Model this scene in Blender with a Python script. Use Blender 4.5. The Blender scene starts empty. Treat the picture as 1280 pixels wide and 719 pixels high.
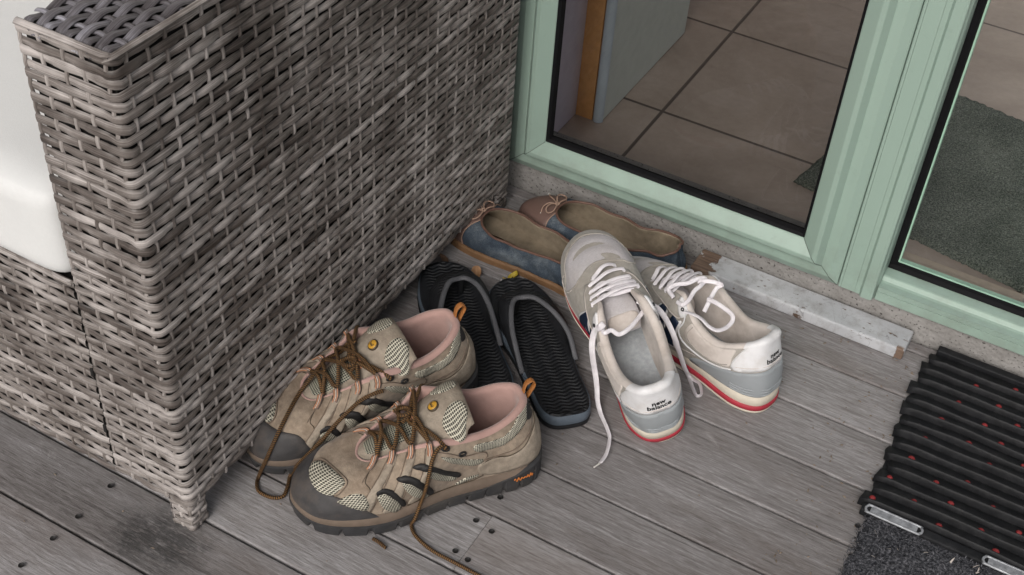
import bpy, bmesh, math, random
from math import sin, cos, pi, sqrt, radians, floor
from mathutils import Vector, Matrix, noise
from mathutils.geometry import delaunay_2d_cdt
random.seed(11)
sc = bpy.context.scene
C = sc.collection

# ------------------------------------------------------------------ helpers
def mk(name, V, F, mat, parent=None, smooth=True, uv=None, rnd=None):
    me = bpy.data.meshes.new(name)
    me.from_pydata([tuple(v) for v in V], [], F)
    if uv is not None:
        l = me.uv_layers.new(name='UVMap')
        vi = [0]*len(me.loops); me.loops.foreach_get('vertex_index', vi)
        flat = []
        for i in vi: flat += [uv[i][0], uv[i][1]]
        l.data.foreach_set('uv', flat)
    if rnd is not None:
        a = me.attributes.new('rnd', 'FLOAT', 'POINT'); a.data.foreach_set('value', rnd)
    if smooth: me.polygons.foreach_set('use_smooth', [True]*len(me.polygons))
    me.materials.append(mat)
    me.update()
    o = bpy.data.objects.new(name, me); C.objects.link(o)
    if parent is not None: o.parent = parent
    return o
def fixn(o):
    bm = bmesh.new(); bm.from_mesh(o.data)
    bmesh.ops.recalc_face_normals(bm, faces=bm.faces); bm.to_mesh(o.data); bm.free(); return o
def tag(o, label, cat, group=None):
    o['label'] = label; o['category'] = cat
    if group: o['group'] = group
    return o
def struct(o): o['kind'] = 'structure'; return o
def empty(name, loc, mat3=None):
    o = bpy.data.objects.new(name, None); C.objects.link(o)
    o.empty_display_size = .02; o.location = loc
    if mat3 is not None: o.rotation_euler = mat3.to_euler()
    return o
class MB:
    def __init__(s): s.V=[]; s.F=[]; s.uv=[]; s.r=[]
    def add(s, V, F, uv=None, r=0.):
        n=len(s.V); s.V+=list(V); s.F+=[tuple(i+n for i in f) for f in F]
        s.uv += list(uv) if uv is not None else [(v[0],v[1]) for v in V]
        s.r += [r]*len(V)
    def box(s, x0,x1,y0,y1,z0,z1, r=0.):
        V=[(x,y,z) for x in (x0,x1) for y in (y0,y1) for z in (z0,z1)]
        s.add(V,[(0,1,3,2),(4,6,7,5),(0,4,5,1),(2,3,7,6),(0,2,6,4),(1,5,7,3)],None,r)
    def build(s,name,mat,parent=None,smooth=True): return mk(name,s.V,s.F,mat,parent,smooth,s.uv,s.r)
def bevel(o, w, n=2, ang=30):
    m=o.modifiers.new('bevel','BEVEL'); m.width=w; m.segments=n; m.limit_method='ANGLE'; m.angle_limit=radians(ang); return o
def cr(P, n, closed=False):
    P=[Vector(p) for p in P]; m=len(P); out=[]
    # centripetal-ish resampling of a Catmull-Rom spline into n points
    segs=m if closed else m-1
    fine=[]
    for i in range(segs):
        if closed: a,b,c,d=P[(i-1)%m],P[i],P[(i+1)%m],P[(i+2)%m]
        else:
            b,c=P[i],P[i+1]; a=P[i-1] if i>0 else b*2-c; d=P[i+2] if i+2<m else c*2-b
        for k in range(12):
            t=k/12; fine.append(.5*((2*b)+(c-a)*t+(2*a-5*b+4*c-d)*t*t+(3*b-a-3*c+d)*t**3))
    fine.append(P[0].copy() if closed else P[-1].copy())
    L=[0.]
    for i in range(1,len(fine)): L.append(L[-1]+(fine[i]-fine[i-1]).length)
    tot=L[-1]; j=0
    cnt = n if closed else n-1
    for k in range(n):
        t=tot*k/cnt
        while j<len(L)-2 and L[j+1]<t: j+=1
        f=(t-L[j])/max(1e-9,L[j+1]-L[j]); out.append(fine[j].lerp(fine[j+1],f))
    return out
def tube(P, ra, rb=None, ns=8, closed=False, up=None, taper=None):
    """tube / flat band swept along points; returns V,F,uv"""
    rb = ra if rb is None else rb
    n=len(P); V=[];F=[];uv=[]; L=0.
    nrm=None
    for i in range(n):
        if closed: t=P[(i+1)%n]-P[i-1]
        else: t=P[min(n-1,i+1)]-P[max(0,i-1)]
        t=t.normalized() if t.length>1e-9 else Vector((1,0,0))
        if up is not None:
            u_=up[i] if isinstance(up,list) else Vector(up); nrm=(u_-t*u_.dot(t))
        else:
            if nrm is None: nrm=Vector((0,0,1)) if abs(t.z)<.9 else Vector((1,0,0))
            nrm=nrm-t*nrm.dot(t)
        nrm=nrm.normalized(); bi=t.cross(nrm)
        if i: L+=(P[i]-P[i-1]).length
        k=taper[i] if taper else 1.
        for j in range(ns):
            a=2*pi*j/ns
            V.append(P[i]+bi*(cos(a)*ra*k)+nrm*(sin(a)*rb*k)); uv.append((L,j/ns))
    m=n if closed else n-1
    for i in range(m):
        for j in range(ns):
            a=i*ns+j;b=i*ns+(j+1)%ns;c=((i+1)%n)*ns+(j+1)%ns;d=((i+1)%n)*ns+j
            F.append((a,d,c,b))
    if not closed: F.append(tuple(range(ns))); F.append(tuple((n-1)*ns+j for j in reversed(range(ns))))
    return V,F,uv
def rope(name, P, r, mat, parent=None, n=None, flat=None, closed=False, ns=8, up=None):
    L=sum((Vector(P[i+1])-Vector(P[i])).length for i in range(len(P)-1))
    n=n or max(8,int(L/.0028))
    Q=cr(P,n,closed); V,F,uv=tube(Q,r,flat,ns,closed,up)
    return mk(name,V,F,mat,parent,True,uv)

# ------------------------------------------------------------------ materials
class NT:
    def __init__(s,name):
        s.m=bpy.data.materials.new(name); s.m.use_nodes=True; s.t=s.m.node_tree; s.n=s.t.nodes; s.b=s.n['Principled BSDF']; s.out=s.n['Material Output']
    def nd(s,t,**k):
        n=s.n.new(t)
        for a,v in k.items():
            setattr(n,a,v)
        return n
    def ln(s,a,b): s.t.links.new(a,b)
    def setin(s,sock,v):
        if isinstance(v,bpy.types.NodeSocket): s.ln(v,sock)
        elif isinstance(v,(int,float)): sock.default_value=v if sock.type=='VALUE' else (v,v,v,1)
        else: sock.default_value=(*v,1) if sock.type=='RGBA' and len(v)==3 else v
    def math(s,op,a,b=0.,c=None):
        n=s.nd('ShaderNodeMath',operation=op); s.setin(n.inputs[0],a); s.setin(n.inputs[1],b)
        if c is not None: s.setin(n.inputs[2],c)
        return n.outputs[0]
    def coord(s,k='Object'):
        return s.nd('ShaderNodeTexCoord').outputs[k]
    def attr(s,k): return s.nd('ShaderNodeAttribute',attribute_name=k).outputs['Fac']
    def map(s,v,scale=(1,1,1),loc=(0,0,0)):
        n=s.nd('ShaderNodeMapping'); s.ln(v,n.inputs['Vector']); n.inputs['Scale'].default_value=scale
        s.setin(n.inputs['Location'],loc); return n.outputs[0]
    def noise(s,v,scale=5,detail=4,rough=.55,dist=0.):
        n=s.nd('ShaderNodeTexNoise'); s.ln(v,n.inputs['Vector']); n.inputs['Scale'].default_value=scale
        n.inputs['Detail'].default_value=detail; n.inputs['Roughness'].default_value=rough; n.inputs['Distortion'].default_value=dist
        return n.outputs['Fac']
    def vor(s,v,scale,feature='F1',out='Distance'):
        n=s.nd('ShaderNodeTexVoronoi',feature=feature); s.ln(v,n.inputs['Vector']); n.inputs['Scale'].default_value=scale; return n.outputs[out]
    def ramp(s,f,stops):
        n=s.nd('ShaderNodeValToRGB'); s.ln(f,n.inputs[0]); e=n.color_ramp.elements
        while len(e)<len(stops): e.new(.5)
        for i,(p,c) in enumerate(stops):
            e[i].position=p; e[i].color=(*c,1) if len(c)==3 else c
        return n.outputs[0]
    def mix(s,f,a,b,mode='MIX'):
        n=s.nd('ShaderNodeMix',data_type='RGBA',blend_type=mode,clamp_factor=True)
        s.setin(n.inputs[0],f); s.setin(n.inputs[6],a); s.setin(n.inputs[7],b); return n.outputs[2]
    def step(s,f,lo,hi):
        n=s.nd('ShaderNodeMapRange',clamp=True); s.setin(n.inputs[0],f); n.inputs[1].default_value=lo; n.inputs[2].default_value=hi; return n.outputs[0]
    def sep(s,v): n=s.nd('ShaderNodeSeparateXYZ'); s.ln(v,n.inputs[0]); return n.outputs
    def comb(s,x,y,z=0.):
        n=s.nd('ShaderNodeCombineXYZ')
        for i,v in enumerate((x,y,z)): s.setin(n.inputs[i],v)
        return n.outputs[0]
    def bump(s,h,st=.3,d=.002):
        n=s.nd('ShaderNodeBump'); s.ln(h,n.inputs['Height']); n.inputs['Strength'].default_value=st; n.inputs['Distance'].default_value=d
        s.ln(n.outputs[0],s.b.inputs['Normal'])
    def fin(s,col,rough=.6,spec=.4,metal=0.):
        s.setin(s.b.inputs['Base Color'],col); s.setin(s.b.inputs['Roughness'],rough); s.b.inputs['Specular IOR Level'].default_value=spec
        s.b.inputs['Metallic'].default_value=metal; return s.m
def plain(name,c,rough=.6,var=.25,scale=40,bump=.15,bs=None,spec=.4,metal=0.,dirt=None,dirtamt=.5,dscale=12,sheen=0.):
    t=NT(name); v=t.coord(); f=t.noise(v,scale,5)
    a=tuple(x*(1-var) for x in c); b=tuple(min(1,x*(1+var)) for x in c)
    col=t.ramp(f,[(.25,a),(.75,b)])
    if dirt:
        g=t.noise(v,dscale,5,.65); col=t.mix(t.math('MULTIPLY',t.step(g,.45,.72),dirtamt),col,dirt)
    if bump: t.bump(t.noise(v,bs or scale*6,3),bump,.001)
    if sheen: t.b.inputs['Sheen Weight'].default_value=sheen
    return t.fin(col,rough,spec,metal)

def m_wicker(nm='faux_rattan',tint=None):
    t=NT(nm); uv=t.coord('UV'); r=t.attr('rnd'); x,y,_=t.sep(uv)
    off=t.math('MULTIPLY',r,37.)
    v1=t.comb(t.math('ADD',t.math('MULTIPLY',x,5.),off),t.math('MULTIPLY',y,.35),off)
    f=t.noise(v1,1.,3,.6)
    v2=t.comb(t.math('ADD',t.math('MULTIPLY',x,11.),off),t.math('MULTIPLY',y,12.),off)
    g=t.noise(v2,1.,4,.65)
    h=t.math('ADD',t.math('MULTIPLY',f,.75),t.math('MULTIPLY',g,.55))
    h=t.math('ADD',h,t.math('MULTIPLY',t.math('SUBTRACT',r,.5),.12)); h=t.math('ADD',h,t.math('MULTIPLY',t.math('SUBTRACT',t.noise(t.map(t.coord(),(1,1,.55)),11,4,.65),.5),.62))
    col=t.ramp(h,[(.37,(.020,.0155,.0135)),(.51,(.074,.060,.053)),(.65,(.170,.148,.135)),(.85,(.48,.44,.42))])
    ed=t.step(t.math('ABSOLUTE',t.math('SUBTRACT',y,.5)),.30,.52); col=t.mix(t.math('MULTIPLY',ed,.5),col,(.022,.018,.016))  # strand edges darkened in the colour, painting shade between the rows
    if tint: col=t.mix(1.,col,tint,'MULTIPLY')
    v3=t.comb(t.math('MULTIPLY',x,25.),t.math('MULTIPLY',y,16.),off)
    t.bump(t.noise(v3,1.,2),.35,.0012)
    return t.fin(col,.42,.4)
def m_deck():
    t=NT('weathered_timber'); v=t.coord(); r=t.attr('rnd'); x,y,z=t.sep(v)
    o=t.math('MULTIPLY',r,23.)
    p=t.comb(t.math('ADD',x,o),y,o)
    g1=t.noise(t.map(p,(24,300,20)),1.,5,.66,.6)
    g2=t.noise(t.map(p,(90,900,40)),1.,4,.75)
    b1=t.noise(t.map(p,(2.2,9,3)),1.,5,.6)
    h=t.math('ADD',t.math('MULTIPLY',g1,.5),t.math('ADD',t.math('MULTIPLY',g2,.34),t.math('MULTIPLY',b1,.36)))
    h=t.math('ADD',h,t.math('MULTIPLY',t.math('SUBTRACT',r,.5),.13))
    col=t.ramp(h,[(.36,(.060,.053,.051)),(.50,(.146,.134,.131)),(.61,(.215,.203,.203)),(.77,(.37,.36,.365))])
    # brown bare patches
    br=t.step(t.noise(t.map(p,(3,11,2)),1.,4,.6),.52,.70)
    col=t.mix(t.math('MULTIPLY',br,.45),col,(.115,.088,.073))
    # pale scuffs
    sc1=t.step(t.noise(t.map(v,(16,34,1)),1.,7,.75,1.6),.58,.74)
    sc2=t.step(t.noise(v,2.6,3),.5,.62)
    col=t.mix(t.math('MULTIPLY',t.math('MULTIPLY',sc1,t.math('ADD',.25,sc2)),.75),col,(.38,.365,.36))
    # dark fine cracks along the grain
    ck=t.step(t.noise(t.map(p,(5,260,6)),1.,3,.5),.70,.78)
    col=t.mix(t.math('MULTIPLY',ck,.6),col,(.03,.027,.026))
    # black mildew stain by the sofa leg
    d=t.nd('ShaderNodeVectorMath',operation='DISTANCE'); t.ln(t.map(v,(1.,1.35,1)),d.inputs[0]); d.inputs[1].default_value=(-.712,-.795*1.35,0)
    dd=t.math('ADD',d.outputs['Value'],t.math('MULTIPLY',t.math('SUBTRACT',t.noise(v,26,5,.7),.5),.13))
    st=t.math('SUBTRACT',1.,t.step(dd,.025,.075))
    st=t.math('MULTIPLY',st,t.step(t.noise(t.map(v,(60,160,1)),1.,4,.7),.30,.52))
    col=t.mix(t.math('MULTIPLY',st,.75),col,(.022,.022,.022))
    # damp dirty edge at the wall
    t.bump(t.math('ADD',t.math('MULTIPLY',g2,.6),t.math('MULTIPLY',g1,.9)),.55,.0018)
    return t.fin(col,t.ramp(h,[(.4,(.75,)*3),(.8,(.6,)*3)]),.35)
def m_tile():
    t=NT('floor_tile'); v=t.coord(); x,y,z=t.sep(v); S=.3038
    def line(a,o):
        f=t.math('FRACT',t.math('DIVIDE',t.math('SUBTRACT',a,o),S)); f=t.math('ABSOLUTE',t.math('SUBTRACT',f,.5)); return t.step(f,.4885,.4925)
    g=t.math('MAXIMUM',line(x,-.5798+S/2-S/2),line(y,.2727))
    n=t.noise(v,6,6,.65,.6); n2=t.noise(v,90,3)
    h=t.math('ADD',t.math('MULTIPLY',n,.8),t.math('MULTIPLY',n2,.2))
    col=t.ramp(h,[(.3,(.33,.265,.22)),(.55,(.45,.37,.315)),(.75,(.56,.475,.415))])
    col=t.mix(g,col,(.11,.085,.072))
    t.bump(t.math('SUBTRACT',1.,g),.5,.002)
    return t.fin(col,.42,.4)
def m_mesh(name,a,b,cell=(.0040,.0026),thr=.25):
    t=NT(name); uv=t.coord('UV'); x,y,_=t.sep(uv)
    A=t.math('DIVIDE',x,cell[0]); B=t.math('DIVIDE',y,cell[1])
    f=t.math('MULTIPLY',t.math('COSINE',t.math('MULTIPLY',A,pi)),t.math('COSINE',t.math('MULTIPLY',B,pi)))
    k=t.step(t.math('ABSOLUTE',f),thr,thr+.22)
    d=t.noise(t.coord(),30,4)
    c1=t.mix(t.step(d,.35,.7),a,tuple(q*.72 for q in a))
    col=t.mix(k,c1,b)
    t.bump(t.math('SUBTRACT',1.,k),.8,.0012)
    return t.fin(col,.7,.3)
def m_lace(name,a,b,c=None):
    t=NT(name); uv=t.coord('UV'); x,y,_=t.sep(uv)
    f=t.math('FRACT',t.math('ADD',t.math('DIVIDE',x,.0024),t.math('MULTIPLY',y,1.)))
    g=t.math('FRACT',t.math('SUBTRACT',t.math('DIVIDE',x,.0024),t.math('MULTIPLY',y,2.)))
    k=t.step(f,.42,.55)
    k2=t.step(g,.6,.7)
    col=t.mix(t.math('MAXIMUM',k,t.math('MULTIPLY',k2,.7)),a,b)
    t.bump(k,.6,.0008)
    return t.fin(col,.75,.25)
def m_whitelace():
    t=NT('white_lace'); uv=t.coord('UV'); x,y,_=t.sep(uv)
    n=t.noise(t.coord(),60,3); col=t.ramp(n,[(.3,(.60,.57,.60)),(.7,(.80,.77,.80))])
    w=t.math('SINE',t.math('ADD',t.math('MULTIPLY',x,4200.),t.math('MULTIPLY',y,25.)))
    t.bump(w,.35,.0006); return t.fin(col,.8,.2)
def m_denim():
    t=NT('denim'); v=t.coord(); n=t.noise(v,22,5,.65); 
    f=t.noise(t.map(v,(300,900,900)),1.,2); h=t.math('ADD',t.math('MULTIPLY',n,.7),t.math('MULTIPLY',f,.3))
    col=t.ramp(h,[(.32,(.016,.022,.032)),(.50,(.044,.059,.079)),(.70,(.15,.172,.19))])
    t.bump(f,.4,.001); return t.fin(col,.85,.2)
def m_glass(nm,tc):
    t=NT(nm); n=t.n; n.remove(t.b)
    tr=t.nd('ShaderNodeBsdfTransparent'); tr.inputs[0].default_value=(*tc,1)
    gl=t.nd('ShaderNodeBsdfGlossy'); gl.inputs['Roughness'].default_value=.015
    fr=t.nd('ShaderNodeFresnel'); fr.inputs[0].default_value=1.5
    ms=t.nd('ShaderNodeMixShader'); k=t.math('MULTIPLY',fr.outputs[0],1.0)
    t.ln(k,ms.inputs[0]); t.ln(tr.outputs[0],ms.inputs[1]); t.ln(gl.outputs[0],ms.inputs[2]); t.ln(ms.outputs[0],t.out.inputs[0]); return t.m
def m_carpet(name,stops,sc_=420):
    t=NT(name); v=t.coord(); n=t.noise(v,sc_,3,.7); m=t.noise(v,9,4)
    col=t.ramp(t.math('ADD',t.math('MULTIPLY',n,.75),t.math('MULTIPLY',m,.25)),stops)
    t.bump(n,1.,.006); return t.fin(col,.95,.1)
def m_concrete():
    t=NT('concrete'); v=t.coord(); n=t.noise(v,35,6,.7); k=t.vor(v,160)
    col=t.ramp(n,[(.3,(.21,.20,.19)),(.6,(.28,.27,.26)),(.8,(.35,.335,.325))])
    col=t.mix(t.step(t.noise(v,240,2),.60,.68),col,(.07,.065,.06))
    t.bump(t.math('ADD',n,k),.4,.003); return t.fin(col,.9,.2)
def m_strip():
    t=NT('flaking_white_paint'); v=t.coord(); x,y,z=t.sep(v)
    n=t.noise(v,30,6,.7,.5); g=t.noise(t.map(v,(30,260,60)),1.,4,.6)
    paint=t.ramp(t.noise(v,9,5),[(.3,(.36,.37,.39)),(.7,(.55,.56,.58))])
    wood=t.ramp(g,[(.3,(.07,.045,.032)),(.7,(.21,.145,.11))])
    # the paint is gone at the left end of the board
    b=t.math('ADD',x,t.math('MULTIPLY',t.math('SUBTRACT',n,.5),.11))
    k=t.step(b,-.345,-.339)
    chips=t.step(t.noise(t.map(v,(40,110,80)),1.,6,.72),.635,.65)
    k=t.math('MULTIPLY',k,t.math('SUBTRACT',1.,chips))
    k=t.math('MULTIPLY',k,t.math('SUBTRACT',1.,t.math('MULTIPLY',t.step(t.math('ADD',x,t.math('MULTIPLY',n,.012)),-.0705,-.0695),t.math('SUBTRACT',1.,t.step(t.math('ADD',y,t.math('MULTIPLY',n,.02)),-.038,-.034)))))
    k=t.math('MAXIMUM',k,t.math('MULTIPLY',t.step(n,.60,.62),t.step(b,-.37,-.36)))
    ck=t.step(t.noise(t.map(v,(14,9,9)),1.,2,.5,2.),.497,.503)
    ck=t.math('MULTIPLY',t.math('SUBTRACT',1.,t.math('ABSOLUTE',t.math('SUBTRACT',t.math('MULTIPLY',ck,2.),1.))),.6)
    paint=t.mix(ck,paint,(.12,.11,.11))
    paint=t.mix(t.math('MULTIPLY',t.step(t.noise(v,45,6,.75),.48,.68),.6),paint,(.22,.205,.195))
    col=t.mix(k,wood,paint)
    t.bump(t.math('ADD',t.math('MULTIPLY',k,.8),t.math('MULTIPLY',g,.3)),.5,.002)
    return t.fin(col,.62,.35)
def m_footbed():
    t=NT('ridged_footbed'); v=t.coord(); x,y,z=t.sep(v)
    w=t.math('ADD',t.math('MULTIPLY',y,1.),t.math('MULTIPLY',t.math('SINE',t.math('MULTIPLY',x,330.)),.0016))
    s=t.math('SINE',t.math('MULTIPLY',w,1050.))
    side=t.math('SUBTRACT',1.,t.step(t.math('ABSOLUTE',x),.024,.030))
    n=t.noise(v,45,3); col=t.ramp(n,[(.3,(.006,.0065,.008)),(.7,(.013,.014,.017))])
    t.bump(t.math('MULTIPLY',s,side),.5,.0022); return t.fin(col,.62,.35)
def m_green():
    t=NT('green_upvc'); v=t.coord(); n=t.noise(v,3.5,4); k=t.noise(v,60,4,.7)
    col=t.ramp(n,[(.3,(.265,.36,.308)),(.7,(.295,.39,.335))])
    col=t.mix(t.math('MULTIPLY',t.step(k,.60,.75),.22),col,(.17,.22,.18))
    x,y,z=t.sep(v); lowd=t.math('MULTIPLY',t.math('SUBTRACT',1.,t.step(z,.04,.16)),t.step(t.noise(v,25,5,.7),.40,.7))
    col=t.mix(t.math('MULTIPLY',lowd,.5),col,(.16,.18,.15))
    return t.fin(col,.38,.4)
MT=dict(
 joint=plain('dirty_joint',(.09,.115,.10),.8,.2), wicker=m_wicker(), wicker_sky_tint=m_wicker('faux_rattan_sky_tint',(.74,.79,.93)), deck=m_deck(), tile=m_tile(), denim=m_denim(), glass=m_glass('clear_glass',(.95,.965,.96)), dglass=m_glass('room_dimming_glass',(.66,.655,.645)), concrete=m_concrete(), strip=m_strip(), footbed=m_footbed(), green=m_green(), wlace=m_whitelace(),
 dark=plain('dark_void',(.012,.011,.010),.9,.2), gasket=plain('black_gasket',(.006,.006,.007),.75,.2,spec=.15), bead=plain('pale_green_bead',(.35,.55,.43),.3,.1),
 cushion=plain('white_cushion_cloth',(.66,.665,.66),.85,.02,300,.25,900,.2,dirt=(.60,.605,.605),dirtamt=.5,dscale=5),
 screw=plain('dark_screw',(.014,.013,.013),.5,.3),
 soil=plain('bare_soil',(.03,.026,.022),.95,.3),
 render_=plain('house_render',(.55,.53,.50),.9,.06), porch=plain('porch_roof_cool_fill',(.42,.52,.70),.6,.05), ceil=plain('ceiling_paint',(.6,.6,.58),.9,.05), room=plain('room_paint',(.80,.78,.75),.9,.05), lav=plain('lavender_wall',(.62,.57,.66),.85,.06),
 panel=plain('grey_green_panel',(.60,.655,.62),.5,.06), panedge=plain('blue_grey_edge',(.50,.58,.66),.4,.06),
 thresh=plain('pale_timber_threshold',(.50,.40,.31),.6,.12,60),
 imat=m_carpet('green_barrier_carpet',[(.38,(.08,.095,.082)),(.5,(.20,.228,.195)),(.64,(.42,.45,.39))]),
 gmat=m_carpet('grey_carpet_pile',[(.36,(.012,.013,.016)),(.5,(.06,.062,.07)),(.66,(.20,.20,.22))],300),
 rubber=plain('black_rubber',(.008,.0085,.010),.6,.35,50,.5,240,.3,dirt=(.03,.03,.032),dirtamt=.5,dscale=60), redrub=plain('red_rubber',(.20,.016,.018),.6,.3,90),
 clip=plain('galvanised_clip',(.30,.31,.33),.5,.45,140,.5,300,.5,.4),
 # hiking shoes
 suede=plain('taupe_suede',(.275,.22,.168),.9,.26,130,.6,500,.2,dirt=(.11,.075,.052),dirtamt=.85,dscale=18,sheen=.15),
 suede2=plain('grey_taupe_suede',(.30,.255,.205),.9,.22,130,.6,500,.2,dirt=(.15,.115,.085),dirtamt=.7,dscale=20),
 pink=plain('pink_lining',(.40,.258,.228),.95,.10,60,.3,700,.1,dirt=(.26,.155,.135),dirtamt=.5,dscale=18,sheen=.3),
 rubcap=plain('charcoal_rubber_cap',(.048,.046,.047),.6,.25,60,.35,300,.3,dirt=(.16,.125,.10),dirtamt=.45,dscale=22),
 midsole=plain('dusty_brown_midsole',(.155,.118,.092),.75,.2,50,.3,200,.2,dirt=(.09,.07,.055),dirtamt=.5),
 outsole=plain('charcoal_outsole',(.032,.032,.034),.65,.3,60,.3,200,.3,dirt=(.10,.085,.07),dirtamt=.35,dscale=20),
 insole=plain('orange_brown_insole',(.135,.062,.033),.85,.2,30,.3,300,.1),
 creamnet=m_mesh('cream_air_mesh',(.58,.55,.45),(.05,.046,.038),(.0030,.0022),.28), greynet=m_mesh('grey_air_mesh',(.40,.39,.31),(.022,.022,.02),(.0033,.0024),.28),
 trim=plain('black_trim',(.014,.013,.013),.6,.3), hlace=m_lace('brown_orange_lace',(.19,.098,.034),(.017,.012,.009)),
 tab=plain('orange_brown_tab',(.30,.115,.03),.6,.2,200), loopt=plain('taupe_webbing',(.14,.10,.08),.8,.2,300), loop=plain('orange_webbing',(.47,.22,.12),.7,.3,300), loopw=plain('pale_webbing',(.55,.45,.38),.7,.2,200), badge=plain('yellow_badge',(.50,.27,.035),.4,.25,200,.4,400),
 badgedark=plain('dark_badge_rim',(.05,.035,.02),.5,.2), orange=plain('orange_print',(.48,.15,.03),.6,.2),
 # white trainers
 tsuede=plain('grey_suede',(.335,.315,.285),.9,.16,120,.5,500,.2,dirt=(.23,.20,.165),dirtamt=.5,dscale=14,sheen=.15),
 tmesh=plain('pale_vamp_cloth',(.46,.44,.455),.8,.10,400,.6,900,.2,dirt=(.36,.33,.31),dirtamt=.5,dscale=18),
 twhite=plain('white_leather',(.66,.66,.675),.5,.05,60,.2,250,.35,dirt=(.46,.43,.40),dirtamt=.6,dscale=26),
 tgrey=plain('grey_heel_counter',(.27,.29,.305),.5,.06,40,.15,200,.35),
 tline=plain('soiled_white_lining',(.56,.51,.475),.9,.08,40,.3,600,.1,dirt=(.30,.25,.215),dirtamt=.75,dscale=16,sheen=.2),
 tinsole=plain('grey_insole',(.34,.36,.375),.85,.14,200,.4,700,.2,dirt=(.20,.20,.205),dirtamt=.8,dscale=28),
 cream=plain('cream_midsole',(.55,.50,.42),.65,.08,40,.2,200,.3,dirt=(.35,.30,.24),dirtamt=.4), red=plain('red_outsole',(.34,.025,.042),.6,.12,40),
 navy=plain('navy_leather',(.010,.020,.045),.5,.2), black=plain('black_print',(.01,.01,.012),.6,.1),
 # slippers and flip flops
 foam=plain('black_foam',(.009,.0095,.011),.62,.3,60,.3,260,.35), bluefoam=plain('slate_blue_foam',(.085,.105,.13),.6,.15,60,.3,260,.3), greyedge=plain('grey_strap_edge',(.085,.086,.094),.6,.2,60,.3,300,.3),
 rose=plain('rose_brown_leather',(.145,.09,.075),.55,.14,35,.2,200,.35,dirt=(.10,.062,.055),dirtamt=.4), olive=plain('olive_cotton_lining',(.225,.185,.135),.9,.25,30,.7,60,.1,dirt=(.085,.068,.05),dirtamt=.8,dscale=20),
 piping=plain('brown_leather_piping',(.12,.064,.048),.5,.2), cord=plain('tan_leather_cord',(.30,.20,.15),.6,.15,90), tansole=plain('tan_rubber_sole',(.17,.095,.048),.6,.25,40,.2,200,.3), aglet=plain('pale_metal_tip',(.5,.48,.45),.4,.1),
 leafb=plain('dry_tan_leaf',(.33,.19,.10),.7,.3,60), leafy=plain('yellow_leaf',(.36,.27,.03),.65,.3,60), leafd=plain('dark_brown_leaf',(.13,.075,.045),.75,.3,60),
)

# ------------------------------------------------------------------ camera
def rot3(p,y,r):
    cy,sy=cos(y),sin(y); f=Vector((sy*cos(p),cy*cos(p),-sin(p))); rg=Vector((cy,-sy,0)); up=rg.cross(f)
    c,s=cos(r),sin(r); return c*rg+s*up, -s*rg+c*up, f
cam=bpy.data.cameras.new('camera'); co=bpy.data.objects.new('camera',cam); C.objects.link(co); sc.camera=co
R_,U_,F_=rot3(.7287215937,-.4607463830,.0779856341)
m=Matrix((R_,U_,-F_)).transposed().to_4x4(); m.translation=Vector((0,-1.39319760,1.18123222)); co.matrix_world=m
cam.sensor_width=36; cam.lens=36*1593.5513/1280; cam.clip_start=.02; cam.clip_end=500

# ------------------------------------------------------------------ deck (boards run along X)
WB=.09; Y0=-.1138
b=MB()
def board(x0,x1,ya,yb,top=0.,r=None):
    r=random.random() if r is None else r; e=.0018; t=.022
    top+=random.uniform(-.0007,.0007)
    prof=[(ya,top-t),(ya,top-e),(ya+e*.35,top-e*.3),(ya+e,top),(yb-e,top),(yb-e*.35,top-e*.3),(yb,top-e),(yb,top-t)]
    n=len(prof); V=[(x0,y,z) for y,z in prof]+[(x1,y,z) for y,z in prof]
    F=[(i,i+1,n+i+1,n+i) for i in range(n-1)]+[(n-1,0,n,2*n-1),tuple(range(n-1,-1,-1)),tuple(range(n,2*n))]
    b.add(V,F,None,r)
gap=.0032
for k in range(-1,26):
    yb=Y0-WB*k-gap/2 ; ya=yb-WB+gap
    if k==5: board(-2.6,-.4130,ya,yb); board(-.4121,2.2,ya,yb)
    elif k==2: board(-2.6,-.0291,ya,yb); board(-.0282,2.2,ya,yb)
    elif k==11: board(-2.6,-.81,ya,yb); board(-.8083,2.2,ya,yb)
    else: board(-2.6,2.2,ya,yb)
board(-2.6,2.2,-.0238+gap/2,-.0035)
deck=struct(b.build('deck',MT['deck'],None,False))
def disc(name,x,y,z,r,mat,parent):
    n=12; V=[(x+cos(2*pi*i/n)*r,y+sin(2*pi*i/n)*r,z) for i in range(n)]+[(x+cos(2*pi*i/n)*r*.55,y+sin(2*pi*i/n)*r*.55,z-.0012) for i in range(n)]
    F=[(i,(i+1)%n,n+(i+1)%n,n+i) for i in range(n)]+[tuple(range(n,2*n))]
    return mk(name,V,F,mat,parent)
for x,y in [(-.809,-.764),(-.809,-.816),(-.811,-.853),(-.814,-.897),(-.425,-.583),(-.402,-.587),(-.423,-.632),(-.405,-.635),(-.418,-.539),(-.415,-.452),(-.041,-.353),(-.022,-.366),(-.034,-.399)]:
    disc('screw',x,y,.0024,.0036,MT['screw'],deck)
g=MB(); g.add([(-60,-60,-.35),(60,-60,-.35),(60,60,-.35),(-60,60,-.35)],[(0,1,2,3)]); struct(g.build('ground',MT['soil']))

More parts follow.
